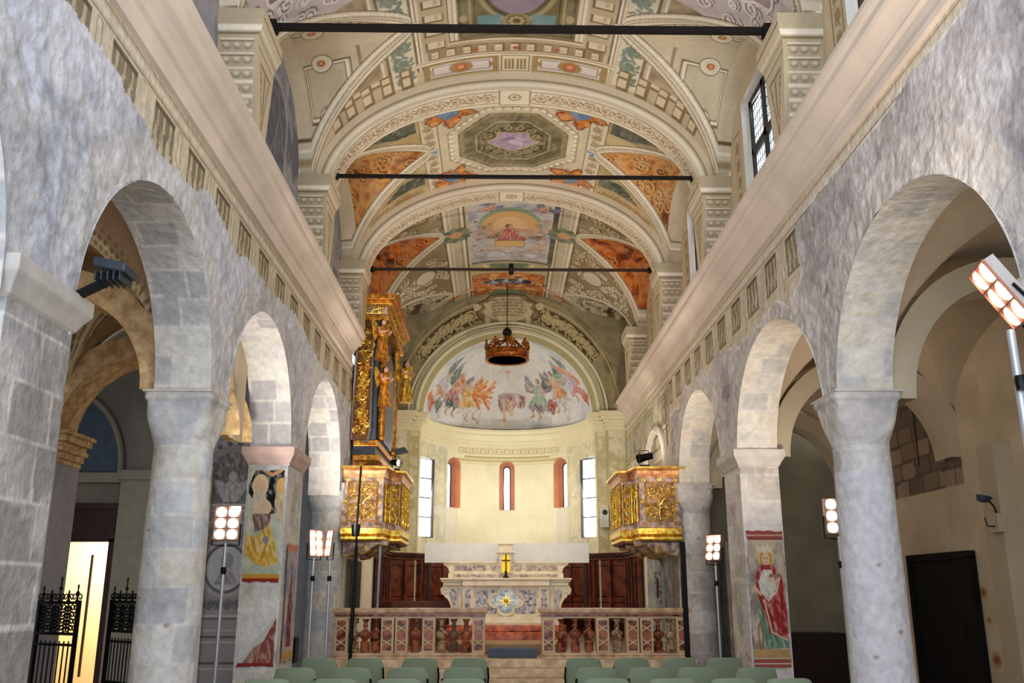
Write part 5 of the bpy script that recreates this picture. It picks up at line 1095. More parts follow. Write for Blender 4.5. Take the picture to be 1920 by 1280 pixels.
# ================================================================ gilded relief helpers
GOLD = mat('gilding', (226, 158, 48), .32, .85, .25, 14, .25, col2=(252, 206, 98))
GOLD2 = mat('dull_gilding', (170, 104, 34), .42, .7, .3, 12, .3, col2=(214, 150, 60))
PMAR = mat('painted_marbling', (150, 118, 104), .5, 0, .3, 10, .05, col2=(196, 170, 156))
def face_map(o, ux, uz=(0, 0, 1), n=None):
    o, ux, uz = Vector(o), Vector(ux).normalized(), Vector(uz); n = Vector(n).normalized() if n else ux.cross(uz)
    return lambda a, d, b: tuple(o+ux*a+uz*b+n*d)
def relief(w, h, seed=1, r=.016, d=.02, mirror=True):
    """symmetrical scrolling foliage in a w x h panel: list of tubes in (a, b)"""
    rnd = random.Random(seed); T = []; cells = [(.26, .76), (.26, .28)] if mirror else [(.5, .84), (.5, .6), (.5, .37), (.5, .14)]
    R = (.22*w if mirror else .34*w)
    for i, (a, b) in enumerate(cells):
        for sg in ((1, -1) if mirror else (1 if i % 2 else -1,)):
            cx = w*.5+(a-.5)*w*sg if mirror else w*.5; cy = h*b; rr = min(R, h*(.2 if mirror else .115)*1.0)
            T.append((spiral(cx, cy, rr, 1.5, PI/2, -sg if b > .5 else sg, 26), r)); T.append((spiral(cx, cy, rr*.55, 1.0, rnd.uniform(0, 6), sg, 14), r*.8))
            for k in range(9):
                t = k*2*PI/9+rnd.uniform(-.2, .2); q = rr*rnd.uniform(.75, 1.05)
                T.append((spiral(cx+q*math.cos(t), cy+q*math.sin(t), rr*.26, .8, t, sg, 8), r*.75))
    if mirror:
        T.append(([(w*.5, h*.03), (w*.46, h*.2), (w*.5, h*.42), (w*.44, h*.55), (w*.3, h*.62), (w*.12, h*.7), (w*.08, h*.85)], r*1.2)); T.append(([(w*.5, h*.42), (w*.6, h*.55), (w*.78, h*.64), (w*.9, h*.74), (w*.92, h*.86)], r*1.2))
        for sg in (-1, 1): T.append(([(w*.5, h*.1), (w*(.5+sg*.2), h*.06), (w*(.5+sg*.38), h*.14), (w*(.5+sg*.44), h*.34)], r))
    else: T.append(([(w*(.5+.3*math.sin(k*.9)), h*k/14) for k in range(15)], r))
    return [([(a, b) for a, b in P], q) for P, q in T]
def relief_mesh(w, h, mp, seed=1, r=.016, mirror=True, n=5):
    mb = MB()
    for P, q in relief(w, h, seed, r, mirror=mirror):
        k = len(P); mb.tube([mp(a, .012+.012*math.sin(i*1.1), b) for i, (a, b) in enumerate(P)], [q*(1-.5*i/k) for i in range(k)], n)
    rnd = random.Random(seed)
    for i in range(int(26*w*h/.5)+6): mb.sph(mp(rnd.uniform(.06, .94)*w, .014, rnd.uniform(.05, .95)*h), .014, n=6, m=4)
    return mb
def frame_mesh(w, h, mp, t=.018, d=.02):
    return MB().tube([mp(0, d, 0), mp(w, d, 0), mp(w, d, h), mp(0, d, h)], t, 4, True)
def panel_face(t, p0, p1, z0, z1, seed, mirror=True, nm='carved_panel', border=.10, bmat=None, rmat=None, r=.016):
    """ornamental panel between plan points p0 -> p1 (outside on the right-hand side)"""
    a = Vector((p0[0], p0[1], 0)); b = Vector((p1[0], p1[1], 0)); L = (b-a).length; ux = (b-a)/L; n = Vector((ux.y, -ux.x, 0)); bw = min(border, L*.16)
    o = a+ux*bw+Vector((0, 0, z0+border)); w, h = L-2*bw, (z1-z0)-2*border; mp = face_map(o+n*.004, ux, (0, 0, 1), n)
    bd = MB().raw([mp(0, 0, 0), mp(w, 0, 0), mp(w, 0, h), mp(0, 0, h), mp(0, .006, 0), mp(w, .006, 0), mp(w, .006, h), mp(0, .006, h)], [(0, 1, 2, 3), (4, 5, 6, 7), (0, 1, 5, 4), (1, 2, 6, 5), (2, 3, 7, 6), (3, 0, 4, 7)]).build(nm, bmat or mat('marbled_gilt_ground', (130, 90, 56), .5, .2, .3, 9, col2=(176, 140, 110)), t)
    relief_mesh(w, h, mp, seed, r, mirror).build('gilded_foliage', rmat or GOLD, bd, smooth=True); frame_mesh(w, h, mp).build('gilded_frame', GOLD, bd)
    return bd
# ================================================================ choir balconies
def cantoria(side):
    s = -1 if side == 'left' else 1
    t = thing('choir_balcony', 'gilded carved balcony on the '+side+' presbytery wall '+('below the organ' if s < 0 else 'beside the last round column'), 'balcony', (s*3.05, 18.1, 0), 0, 'gilded choir balconies')
    ox, oy = s*3.05, 18.1
    pl = [(-.04, -1.15), (.70, -1.15), (.75, -.50), (.94, -.45), (.94, 1.05), (.75, 1.1), (.70, 1.35), (-.04, 1.35)]
    pl = [(-s*a, b) for a, b in pl]
    pl_o = pl if s < 0 else pl[::-1]     # outside on the right-hand side: counter-clockwise from above
    def off(z, o): return (o, z)
    mb = MB(); mb.prism(pl_o, 'z', 2.72, 3.70).build('body', PMAR, t)
    MB().sweep(pl_o, [(-.02, 3.64), (.02, 3.64), (.03, 3.70), (.05, 3.76), (.09, 3.80), (.10, 3.84), (-.02, 3.84)]).build('top_moulding', mat('red_brown_wood_moulding', (150, 84, 52), .4, .2, .2, 8, col2=(206, 150, 90)), t)
    MB().sweep(pl_o, [(.075, 3.79), (.108, 3.80), (.108, 3.83), (.075, 3.83)], True).build('gilded_edge', GOLD, t)
    MB().sweep(pl_o, [(-.02, 2.50), (.0, 2.50), (.03, 2.53), (.03, 2.57), (.0, 2.59), (.05, 2.62), (.06, 2.72), (.0, 2.74), (-.02, 2.74)]).build('gilded_base_moulding', GOLD, t)
    MB().prism([(a*.98, b*.98) for a, b in pl_o], 'z', 2.48, 2.55).build('underside', mat('balcony_underside', (90, 70, 54), .7), t)
    k = len(pl_o)
    for i in range(k-1):
        a, b = pl_o[i], pl_o[i+1]; L = math.hypot(b[0]-a[0], b[1]-a[1])
        if L < .15 or abs(a[1]-b[1]) < .01 and abs(a[1]-1.35) < .01: continue
        if L > 1.2:
            m1 = [(a[0]+(b[0]-a[0])*q, a[1]+(b[1]-a[1])*q) for q in (0, .34, .66, 1)]
            for j in range(3): panel_face(t, m1[j], m1[j+1], 2.76, 3.66, 10+i+j, False, border=.06)
        elif L > .6: panel_face(t, a, b, 2.74, 3.66, 3+i, True, border=.11)
        else: panel_face(t, a, b, 2.78, 3.64, 5+i, False, border=.05)
    # small gilt leaves on the front border
    mp = face_map((0, -1.15, 0), (1, 0, 0), (0, 0, 1), (0, -1, 0)); x0, x1 = sorted((-s*-.04, -s*.70)); mb = MB()
    for cx, cz in ((x0+.08, 3.60), (x1-.08, 3.60), (x0+.08, 2.80), (x1-.08, 2.80), ((x0+x1)/2, 3.61), ((x0+x1)/2, 2.80), (x0+.05, 3.2), (x1-.05, 3.2)):
        for q in range(6): an = q*PI/3; mb.sph(mp(cx+.03*math.cos(an), .008, cz+.022*math.sin(an)), .018, .012, .014, 6, 4)
    mb.build('gilt_leaves', GOLD, t)
    for yb in (-1.0, .1, 1.15):                             # scrolled brackets
        P = [(0, 2.5), (.82, 2.5), (.80, 2.42), (.62, 2.44), (.52, 2.38), (.44, 2.30), (.34, 2.27), (.26, 2.32), (.2, 2.26), (.08, 2.24), (0, 2.24)]
        b = MB().prism([(-s*a, z) for a, z in P], 'y', yb-.06, yb+.06).build('bracket', PMAR, t)
        MB().tube([(-s*a, yb-.065, z) for a, z in P[1:]], .012, 5).tube([(-s*a, yb-.065, z) for a, z in spiral(.38, 2.36, .07, 1.5, -PI/2, -1, 18)], .012, 5).build('gilt_scroll', GOLD, b, smooth=True)
    t.location = (ox, oy, 0)
cantoria('left'); cantoria('right')
# ================================================================ organ case
def statue(nm, x, y, z, h, face=0., parent=None, label=None, hold=None):
    """small carved and painted angel"""
    t = thing(nm, label, 'statue', (x, y, z), face) if parent is None else None
    mp = (lambda p: p)
    rb = MB(); rb.lathe([(.0, .0), (.17*h, .0), (.15*h, .12*h), (.12*h, .34*h), (.13*h, .50*h), (.085*h, .56*h), (.12*h, .66*h), (.13*h, .74*h), (.10*h, .80*h), (.045*h, .83*h)], n=16, sx=1, sy=.8)
    for k in range(9): q = k*2*PI/9; rb.tube([(.16*h*math.cos(q), .13*h*math.sin(q), .01*h), (.125*h*math.cos(q+.1), .10*h*math.sin(q+.1), .34*h), (.09*h*math.cos(q+.2), .07*h*math.sin(q+.2), .55*h)], [.022*h, .018*h, .008*h], 5)
    rb.build('robe', GOLD2 if h < .9 else GOLD, t, smooth=True)
    sk = mat('statue_flesh', (224, 170, 150), .5, 0, .08)
    b = MB(); b.sph((0, -.02*h, .905*h), .055*h, .06*h, .075*h, 14, 10).sph((0, -.08*h, .90*h), .012*h, .018*h, .018*h, 6, 5)
    b.tube([(0, 0, .82*h), (0, -.01*h, .86*h)], .03*h, 8)
    for sg in (-1, 1):
        b.tube([(sg*.12*h, 0, .76*h), (sg*.15*h, -.06*h, .64*h), (sg*.07*h, -.20*h, .66*h)], [.038*h, .032*h, .02*h], 8)
        for f in range(4): b.tube([(sg*(.055+.008*f)*h, -.20*h, (.665-.008*f)*h), (sg*(.05+.008*f)*h, -.235*h, (.675-.008*f)*h)], .006*h, 5)
        b.tube([(sg*.06*h, -.19*h, .675*h), (sg*.04*h, -.20*h, .69*h)], .006*h, 5)
        b.sph((sg*.02*h, -.075*h, .915*h), .007*h, n=6, m=4)
    b.build('body', sk, t, smooth=True)
    MB().sph((0, .012*h, .93*h), .062*h, .065*h, .065*h, 12, 8).sph((0, .05*h, .87*h), .05*h, .04*h, .06*h, 10, 6).build('hair', mat('dark_hair', (46, 28, 20), .6), t, smooth=True)
    for sg in (-1, 1):
        w = MB(); P = [(.03, .72), (.12, .86), (.24, .96), (.30, .92), (.28, .76), (.24, .58), (.18, .44), (.12, .50), (.06, .60)]
        w.prism([(sg*a*h, c*h) for a, c in P], 'y', .06*h, .09*h).build('wing', GOLD, t, bevel=.01)
    return t
def organ():
    t = thing('organ_case', 'tall gilded organ case with carved side wing high on the left presbytery wall', 'organ', (-3.03, 18.80, 0))
    bk = mat('organ_dark_blue', (70, 78, 92), .5, 0, .3, 6)
    MB().box(.0, -1.25, 4.05, .42, 1.35, 6.95).build('case', bk, t)
    # carved side wing facing the nave
    P = [(-.15, 4.42), (.17, 4.38), (.20, 4.6), (.20, 6.75), (.16, 6.86), (.04, 6.82), (-.04, 6.72), (-.10, 6.62), (-.14, 5.5)]
    wg = MB().prism([(a+.12, z) for a, z in P], 'y', -1.34, -1.24).build('side_wing', mat('dark_gilt_ground', (112, 70, 34), .5, .3, .3, 9), t)
    mp = face_map((.0, -1.34, 4.5), (1, 0, 0), (0, 0, 1), (0, -1, 0))
    relief_mesh(.32, 2.2, mp, 9, .02, False, 6).build('gilded_foliage', GOLD2, wg, smooth=True)
    rnd = random.Random(2); mb = MB()
    for i in range(46):
        c = (rnd.uniform(.05, .28), rnd.uniform(.05, 2.2)); mb.tube([mp(a, .02+.01*(k % 3), b) for k, (a, b) in enumerate(spiral(c[0], c[1], rnd.uniform(.05, .10), 1.2, rnd.uniform(0, 6), rnd.choice((-1, 1)), 10))], [.020*(1-.07*k) for k in range(10)], 5)
    mb.tube([mp(.16+.05*math.sin(k*1.1), .012, k*.105) for k in range(22)], .02, 5); mb.build('gilded_curls', GOLD, wg, smooth=True)
    MB().tube([(a+.12, -1.36, z) for a, z in P], .022, 5, True).build('wing_border', mat('silvered_moulding', (150, 142, 136), .4, .5), wg)
    # entablature and pediment
    pl = [(-.02, -1.40), (.62, -1.40), (.62, 1.5), (-.02, 1.5)]
    for nm, z0, z1, o, m_ in (('architrave', 6.78, 6.90, .0, GOLD2), ('frieze', 6.90, 7.10, -.04, PMAR), ('cornice', 7.10, 7.18, .06, GOLD2), ('upper_cornice', 7.18, 7.30, .12, GOLD2)):
        q = MB().prism([(pl[0][0], pl[0][1]-o), (pl[1][0]+o, pl[1][1]-o), (pl[2][0]+o, pl[2][1]+o), (pl[3][0], pl[3][1]+o)], 'z', z0, z1).build(nm, m_, t, bevel=.012)
        if nm == 'frieze':
            relief_mesh(.56, .17, face_map((.0, -1.365, 6.915), (1, 0, 0), (0, 0, 1), (0, -1, 0)), 4, .014, True).build('gilded_foliage', GOLD, q, smooth=True)
            for j in range(4): relief_mesh(.66, .17, face_map((.585, -1.3+j*.7, 6.915), (0, 1, 0), (0, 0, 1), (1, 0, 0)), 14+j, .014, True).build('gilded_foliage', GOLD, q, smooth=True)
        if nm == 'cornice':
            mb = MB()
            for j in range(14): mb.box(-.02+j*.05, -1.44, 7.06, .005+j*.05, -1.37, 7.10)
            for j in range(60): mb.box(.58, -1.42+j*.05, 7.06, .66, -1.395+j*.05, 7.10)
            mb.build('dentils', GOLD, q)
    MB().prism([(-1.5, 7.3), (-.4, 7.62), (.05, 7.42), (.5, 7.62), (1.6, 7.3)], 'x', .35, .70).build('pediment', GOLD2, t, bevel=.01)
    # front face columns, pipes
    for y in (-1.1, -.95, .95, 1.1):
        c = MB(); c.lathe([(.06, 0), (.07, .05), (.05, .08), (.055, .6), (.045, 2.1), (.07, 2.2), (.075, 2.28)], (.50, y, 4.45), 14); c = c.build('column', GOLD2, t, smooth=True)
        mb = MB()
        for k in range(9): mb.tube([(.50+.058*math.cos(a), y+.058*math.sin(a), 4.6+k*.22+.06*i) for i, a in enumerate(np.linspace(0, 5, 6))], .012, 5)
        mb.build('gilded_vine', GOLD, c, smooth=True)
    for k in range(11):
        y = -.75+k*.15; hgt = 1.9-.05*abs(k-5)
        MB().lathe([(.02, 0), (.055, .25), (.055, hgt), (.0, hgt)], (.47, y, 4.5), 12).build('pipe', mat('tin_pipes', (150, 156, 164), .3, .9, .1), t, smooth=True)
    for z, o in ((4.02, .06), (4.30, .02)): MB().box(-.0, -1.3, z, .46+o, 1.4, z+.12).build('base_moulding', GOLD2, t, bevel=.015)
    MB().prism([(.0, 3.86), (.40, 4.05), (.0, 4.05)], 'y', -1.2, -1.1).build('bracket', GOLD2, t)
    MB().prism([(.0, 3.86), (.40, 4.05), (.0, 4.05)], 'y', .9, 1.0).build('bracket', GOLD2, t)
    return t
organ()
statue('carved_angel', -2.52, 17.36, 5.95, .85, .9, label='uppermost carved angel with pink arms on the front corner of the organ')
statue('carved_angel', -2.45, 17.40, 5.05, .8, .9, label='carved angel right below the uppermost angel on the front corner of the organ')
statue('carved_angel', -2.30, 19.85, 5.62, .95, .9, label='carved angel on the far corner of the organ next to the apse arch')
# ================================================================ tie rods and the crown lamp
IR = mat('iron_tie', (26, 20, 18), .6, .3)
for y, z0, z1, r, lb in ((9.2, 7.83, 7.83, .035, 'nearest and thickest iron tie rod, across the top of the photo'), (13.28, 7.92, 7.90, .026, 'middle iron tie rod below the octagon painting'), (17.6, 7.92, 7.92, .026, 'furthest iron tie rod, with a small hook at its middle')):
    t = thing('tie_rod', lb, 'tie rod', (0, y, z0), 0, 'iron tie rods of the vault')
    MB().box(-2.86, -r, -r, 2.86, r, r).build('rod', IR if y < 17 else mat('brown_iron_tie', (58, 38, 32), .6, .3), t)
    for s in (-1, 1): MB().box(*sorted((s*2.78, s*2.87))[:1], -r*2, -r*1.8, sorted((s*2.78, s*2.87))[1], r*2, r*1.8).build('wedge', IR, t)
    if y > 17: MB().lathe([(.0, -.12), (.05, -.10), (.05, -.04), (.07, .0), (.05, .05), (.05, .12), (0, .14)], (0, 0, 0), 12).build('hook_block', IR, t, smooth=True)
t = thing('crown_canopy', 'round carved wooden crown hanging on a chain in front of the apse fresco', 'hanging crown', (-.03, 23.3, -.17))
CW = mat('carved_gilt_wood', (96, 48, 18), .35, .35, .35, 12, .2, col2=(170, 92, 30)); R_ = .56
MB().lathe([(R_-.06, 7.62), (R_, 7.60), (R_+.02, 7.63), (R_-.01, 7.66), (R_+.015, 7.72), (R_-.01, 7.78), (R_+.02, 7.82), (R_, 7.86), (R_-.06, 7.85), (R_-.06, 7.62)], n=64).build('ring', CW, t, smooth=True)
MB().lathe([(.02, 7.84), (.3, 7.83), (.5, 7.82)], n=40).build('inner_disc', mat('greenish_inner_disc', (84, 110, 96), .6), t)
for k in range(8):
    a = k*PI/4+.2; cx, cy = R_*math.cos(a), R_*math.sin(a); ux, uy = -math.sin(a), math.cos(a); mb = MB()
    for sg in (-1, 1): mb.tube([(cx+ux*q, cy+uy*q, z) for q, z in spiral(sg*.09, 7.98, .09, 1.4, PI/2, sg, 18)], .022, 6)
    mb.tube([(cx, cy, 7.86), (cx, cy, 8.10)], [.03, .02], 6).sph((cx, cy, 8.12), .035, n=8, m=6); mb.build('carved_crest', CW, t, smooth=True)
for k in range(8):
    a = k*PI/4; MB().tube([(.50*math.cos(a), .50*math.sin(a), 7.86), (.30*math.cos(a), .30*math.sin(a), 8.08), (.10*math.cos(a), .10*math.sin(a), 8.14), (.04*math.cos(a), .04*math.sin(a), 8.30)], [.03, .022, .02, .03], 6).build('arm', CW, t, smooth=True)
MB().lathe([(.0, 8.1), (.1, 8.14), (.07, 8.2), (.05, 8.26), (.1, 8.30), (.13, 8.37), (.1, 8.45), (.04, 8.5), (0, 8.5)], n=20).build('finial', mat('black_finial', (22, 16, 14), .5), t, smooth=True)
MB().tube([(0, 0, 8.45), (0, 0, 9.74)], .012, 6).build('hanging_rod', IR, t)
# ================================================================ altar
WM = mat('altar_white_marble', (232, 214, 176), .35, 0, .06, 5, .03, col2=(240, 226, 196))
def breccia(name, a, b, sc=16):
    mt, nt, p = nodemat(name); N = nt.nodes.new; l = nt.links.new; tc = N('ShaderNodeTexCoord'); v = N('ShaderNodeTexVoronoi'); v.inputs['Scale'].default_value = sc; no = N('ShaderNodeTexNoise'); no.inputs['Scale'].default_value = 8
    ad = N('ShaderNodeMixRGB'); ad.blend_type = 'ADD'; ad.inputs[0].default_value = .12; l(tc.outputs['Object'], ad.inputs[1]); l(no.outputs['Color'], ad.inputs[2]); l(ad.outputs[0], v.inputs['Vector'])
    r = N('ShaderNodeValToRGB'); r.color_ramp.elements[0].position = .25; r.color_ramp.elements[0].color = L4(a); r.color_ramp.elements[1].position = .6; r.color_ramp.elements[1].color = L4(b); l(v.outputs['Color'], r.inputs['Fac']); l(r.outputs['Color'], p.inputs['Base Color']); p.inputs['Roughness'].default_value = .25; MATS[name] = mt; return mt
BRV = breccia('violet_breccia', (84, 56, 62), (206, 196, 186), 22); BRR = breccia('red_breccia', (96, 40, 26), (176, 104, 74), 12); BRB = breccia('brown_breccia', (104, 74, 52), (196, 168, 130), 20); BRG = breccia('mother_of_pearl', (120, 146, 158), (224, 232, 232), 18)
AX, AY = -.08, 19.6
t = thing('high_altar', 'white marble altar with inlaid coloured marble panels and quatrefoil centre', 'altar', (AX, AY, 0))
P = [(-1.0, 1.12), (1.0, 1.12), (1.02, 1.3), (1.03, 1.74), (-1.03, 1.74), (-1.02, 1.3)]
MB().box(-.98, .0, 1.12, .98, .9, 1.80).build('body', WM, t, bevel=.01)
MB().box(-1.36, -.06, 1.84, 1.36, .9, 1.885).box(-1.34, -.04, 1.80, 1.34, .9, 1.84).box(-1.30, -.02, 1.73, 1.30, .9, 1.80).box(-.92, -.12, 1.84, .92, -.06, 1.885).box(-.90, -.1, 1.72, .90, -.02, 1.84).build('table_slab', WM, t, bevel=.012)
for s in (-1, 1):
    P = [(1.30, 1.74), (1.36, 1.66), (1.34, 1.56), (1.26, 1.52), (1.20, 1.48), (1.14, 1.38), (1.11, 1.26), (1.14, 1.18), (1.20, 1.14), (1.18, 1.12), (.98, 1.12), (.98, 1.74)]
    w = MB().prism([(s*a, z) for a, z in P], 'y', .02, .45).build('scroll_wing', WM, t, bevel=.012)
    MB().tube([(s*a, .015, z) for a, z in spiral(1.25, 1.63, .08, 1.5, -PI/2, 1, 20)], .018, 6).tube([(s*a, .015, z) for a, z in P[3:9]], .016, 6).build('volute', WM, w, smooth=True)
    MB().prism([(s*a, z) for a, z in [(1.0, 1.18), (1.07, 1.18), (1.09, 1.4), (1.16, 1.56), (1.16, 1.66), (1.0, 1.66)]], 'y', .005, .02).build('inlay', BRV, w)
    MB().box(*sorted((s*.66, s*.90))[:1], -.06, 1.14, sorted((s*.66, s*.90))[1], .0, 1.72).build('pilaster', WM, t, bevel=.01)
    MB().box(*sorted((s*.72, s*.84))[:1], -.068, 1.2, sorted((s*.72, s*.84))[1], -.06, 1.66).build('inlay_strip', BRV, t)
    MB().box(*sorted((s*.20, s*.62))[:1], -.012, 1.18, sorted((s*.20, s*.62))[1], .0, 1.64).build('inlay_panel', BRV, t)
def quat(r, c=(0, 1.43)):
    P = []; d, R = r*.56, r*.50
    for q in np.linspace(0, 2*PI, 64, endpoint=False):
        p = (q+PI/4) % (PI/2)-PI/4; e = d*math.cos(p)+math.sqrt(max(R*R-(d*math.sin(p))**2, 0)); P.append((c[0]+e*math.cos(q)*1.3, c[1]+e*math.sin(q)*1.05))
    return P
q_ = MB().prism(quat(.285), 'y', -.035, 0).build('quatrefoil', WM, t, bevel=.008)
MB().tube([(a, -.035, z) for a, z in quat(.262)], .018, 6, True).build('quatrefoil_moulding', WM, q_, smooth=True)
MB().prism(quat(.215), 'y', -.045, -.03).build('pearl_inlay', BRG, q_)
mb = MB()
for k in range(8): a = k*PI/4; mb.prism([(.0+.03*math.cos(a+1.57), 1.43+.03*math.sin(a+1.57)), ((.14 if k % 2 else .17)*math.cos(a), 1.43+(.14 if k % 2 else .17)*math.sin(a)), (.03*math.cos(a-1.57), 1.43+.03*math.sin(a-1.57))], 'y', -.055, -.045)
mb.sph((0, -.055, 1.43), .035, .02, .035); mb.build('gilded_cross_flower', GOLD, q_)
MB().tube([(a, -.04, z) for a, z in [(-.12, 1.68), (-.05, 1.73), (0, 1.76), (.05, 1.73), (.12, 1.68)]], .022, 6).build('shell_crest', WM, q_, smooth=True)
# gradine
MB().box(-1.22, .42, 1.885, 1.22, .9, 1.99).build('lower_gradine', WM, t, bevel=.01)
MB().box(-1.1, .413, 1.91, 1.1, .42, 1.965).build('gradine_inlay', BRB, t)
P = [(-1.20, 1.99), (1.20, 1.99), (1.22, 2.08), (1.28, 2.14), (1.34, 2.16), (1.32, 2.21), (-1.32, 2.21), (-1.34, 2.16), (-1.28, 2.14), (-1.22, 2.08)]
g = MB().prism(P, 'y', .5, .9).build('upper_gradine', WM, t, bevel=.01)
MB().box(-1.34, .46, 2.20, 1.34, .9, 2.235).build('gradine_cornice', WM, g)
for s in (-1, 1):
    MB().box(*sorted((s*.42, s*1.10))[:1], .492, 2.04, sorted((s*.42, s*1.10))[1], .5, 2.15).build('inlay_scroll', BRB, g)
    MB().box(*sorted((s*.18, s*.33))[:1], .492, 2.04, sorted((s*.18, s*.33))[1], .5, 2.15).build('inlay_scroll', BRB, g)
    MB().tube([(s*a, .48, z) for a, z in spiral(.38, 2.12, .05, 1.3, 0, 1, 12)], .012, 5).build('volute', WM, g)
# tabernacle
tb = MB().box(-.15, .36, 1.99, .15, .8, 2.40).build('tabernacle', WM, t, bevel=.008)
MB().box(-.20, .32, 2.40, .20, .85, 2.44).prism([(-.19, 2.44), (.19, 2.44), (0, 2.56)], 'y', .34, .8).box(-.13, .4, 2.44, .13, .8, 2.58).box(-.16, .37, 2.58, .16, .8, 2.61).build('tabernacle_pediment', WM, tb, bevel=.006)
MB().prism([(-.085, 2.0)]+arcpts(0, 2.28, .085, .09, PI, 0, 12)+[(.085, 2.0)], 'y', .345, .362).build('tabernacle_door', mat('yellow_gilt_door', (224, 176, 40), .3, .6, .2, 20), tb)
MB().tube([(a, .35, z) for a, z in [(-.1, 2.0)]+arcpts(0, 2.28, .1, .105, PI, 0, 12)+[(.1, 2.0)]], .014, 5).build('door_moulding', WM, tb, smooth=True)
for s in (-1, 1): MB().box(*sorted((s*.12, s*.14))[:1], .35, 2.02, sorted((s*.12, s*.14))[1], .36, 2.36).build('inlay_strip', BRV, tb)
# steps of the altar
MB().box(-1.16, -.12, .53, 1.16, .9, 1.12).box(-.75, -.24, .53, .75, .9, 1.02).build('predella', WM, t, bevel=.01)
ms = thing('altar_steps', 'polished red marble steps at the foot of the white altar', 'steps', (AX, AY, 0)); RM = mat('red_marble', (150, 62, 34), .22, 0, .3, 7, 0, col2=(206, 112, 70))
for i, (z0, z1) in enumerate(((.53, .84), (.84, .97))):
    d = .62-.24*i; MB().box(-1.2+.0*i, -d-.13, z0, 1.2, -.26, z1).build('step', RM, ms, bevel=.02)
tag(MB().box(-1.15, 17.5, .53, 1.0, 18.8, .70).build('wooden_platform', mat('tan_platform_wood', (168, 134, 96), .5, 0, .12, 4), bevel=.01), 'low tan wooden platform in front of the red marble steps', 'platform')
t = thing('crucifix', 'small dark standing crucifix on the altar in front of the gilt tabernacle door', 'crucifix', (AX-.0, AY+.12, 1.887)); dk = mat('dark_bronze', (50, 22, 14), .4, .4)
MB().lathe([(.07, 0), (.07, .02), (.03, .04), (.02, .10), (.035, .12), (.015, .14)], n=14).build('foot', dk, t, smooth=True)
MB().box(-.012, -.01, .13, .012, .01, .48).box(-.09, -.01, .34, .09, .01, .365).build('cross', dk, t)
MB().tube([(0, -.018, .20), (0, -.022, .30), (0, -.02, .37)], [.008, .014, .012], 6).tube([(-.075, -.016, .365), (0, -.02, .345), (.075, -.016, .365)], .006, 5).sph((0, -.022, .39), .013).build('figure', mat('bronze_figure', (110, 66, 40), .4, .5), t, smooth=True)
# white board behind the altar
t = thing('white_panel', 'long low white display panel standing behind the altar', 'panel', (-.05, 20.62, 0)); wb = mat('white_board', (226, 226, 220), .6, 0, .03)
for i in range(4): MB().box(-1.8+i*.9, 0, 2.22, -1.804+(i+1)*.9, .03, 2.64).build('board', wb, t)
for x in (-1.7, 1.7): MB().box(x-.03, .03, .52, x+.03, .09, 2.6).build('post', mat('dark_bench_wood', (44, 24, 16), .5, 0, .2), t)
# ================================================================ choir stalls
SW = mat('stall_walnut', (78, 32, 18), .4, 0, .25, 5, .05, col2=(112, 50, 28)); SD = mat('stall_dark', (52, 20, 12), .45, 0, .2, 5)
def stall(s, lab):
    t = thing('choir_stalls', lab, 'choir stalls', (0, 0, 0), 0, 'choir stalls'); pts = [(3.0, 21.6), (2.95, 23.55), (2.25, 24.25), (2.12, 25.1), (1.75, 25.8), (1.2, 26.3), (.6, 26.6), (0.05, 26.65)]
    pts = [(s*a, b) for a, b in pts]
    for i in range(len(pts)-1):
        a, b = Vector((*pts[i], 0)), Vector((*pts[i+1], 0)); L = (b-a).length; ux = (b-a)/L; n = Vector((ux.y, -ux.x, 0))*(-1 if s > 0 else 1)
        if n.dot(Vector((0, 20, 0))-a) < 0: n = -n
        mp = lambda u, d, z: tuple(a+ux*u+n*d+Vector((0, 0, z)))
        def bx(u0, d0, z0, u1, d1, z1):
            m_ = MB().box(u0, d0, z0, u1, d1, z1); return m_.map(mp)
        w = bx(0, -.05, .53, L, 0, 2.5).build('back_panel', SW, t); k = max(1, int(round(L/.55)))
        for j in range(k):
            u0, u1 = L*j/k+.05, L*(j+1)/k-.05; fr = MB()
            for z0, z1 in ((.7, 1.35), (1.5, 2.25)): fr.v += []; q = MB().tube([(u0, .012, z0), (u1, .012, z0), (u1, .012, z1), (u0, .012, z1)], .018, 4, True).map(mp); q.build('panel_moulding', SD, w)
            q = MB().box(L*j/k-.03, 0, .53, L*j/k+.03, .05, 2.4).map(mp); q.build('pilaster', SW, t)
        bx(-.03, -.05, 2.40, L+.03, .06, 2.46).build('frieze', SW, t); bx(-.05, -.05, 2.46, L+.05, .12, 2.52).build('cornice', SD, t, bevel=.01); bx(-.06, -.05, 2.52, L+.06, .16, 2.56).build('cornice_top', SW, t)
        bx(0, 0, .90, L, .38, .95).build('seat', SD, t)
    return t
stall(-1, 'dark walnut choir stalls on the left side behind the altar'); stall(1, 'dark walnut choir stalls on the right side behind the altar')
tag(MB().box(-2.45, 20.0, .53, -1.30, 20.06, 1.42).build('wooden_screen', mat('plain_brown_panel', (96, 52, 24), .5, 0, .2, 5)), 'low plain brown wooden panel behind the left balustrade', 'screen')
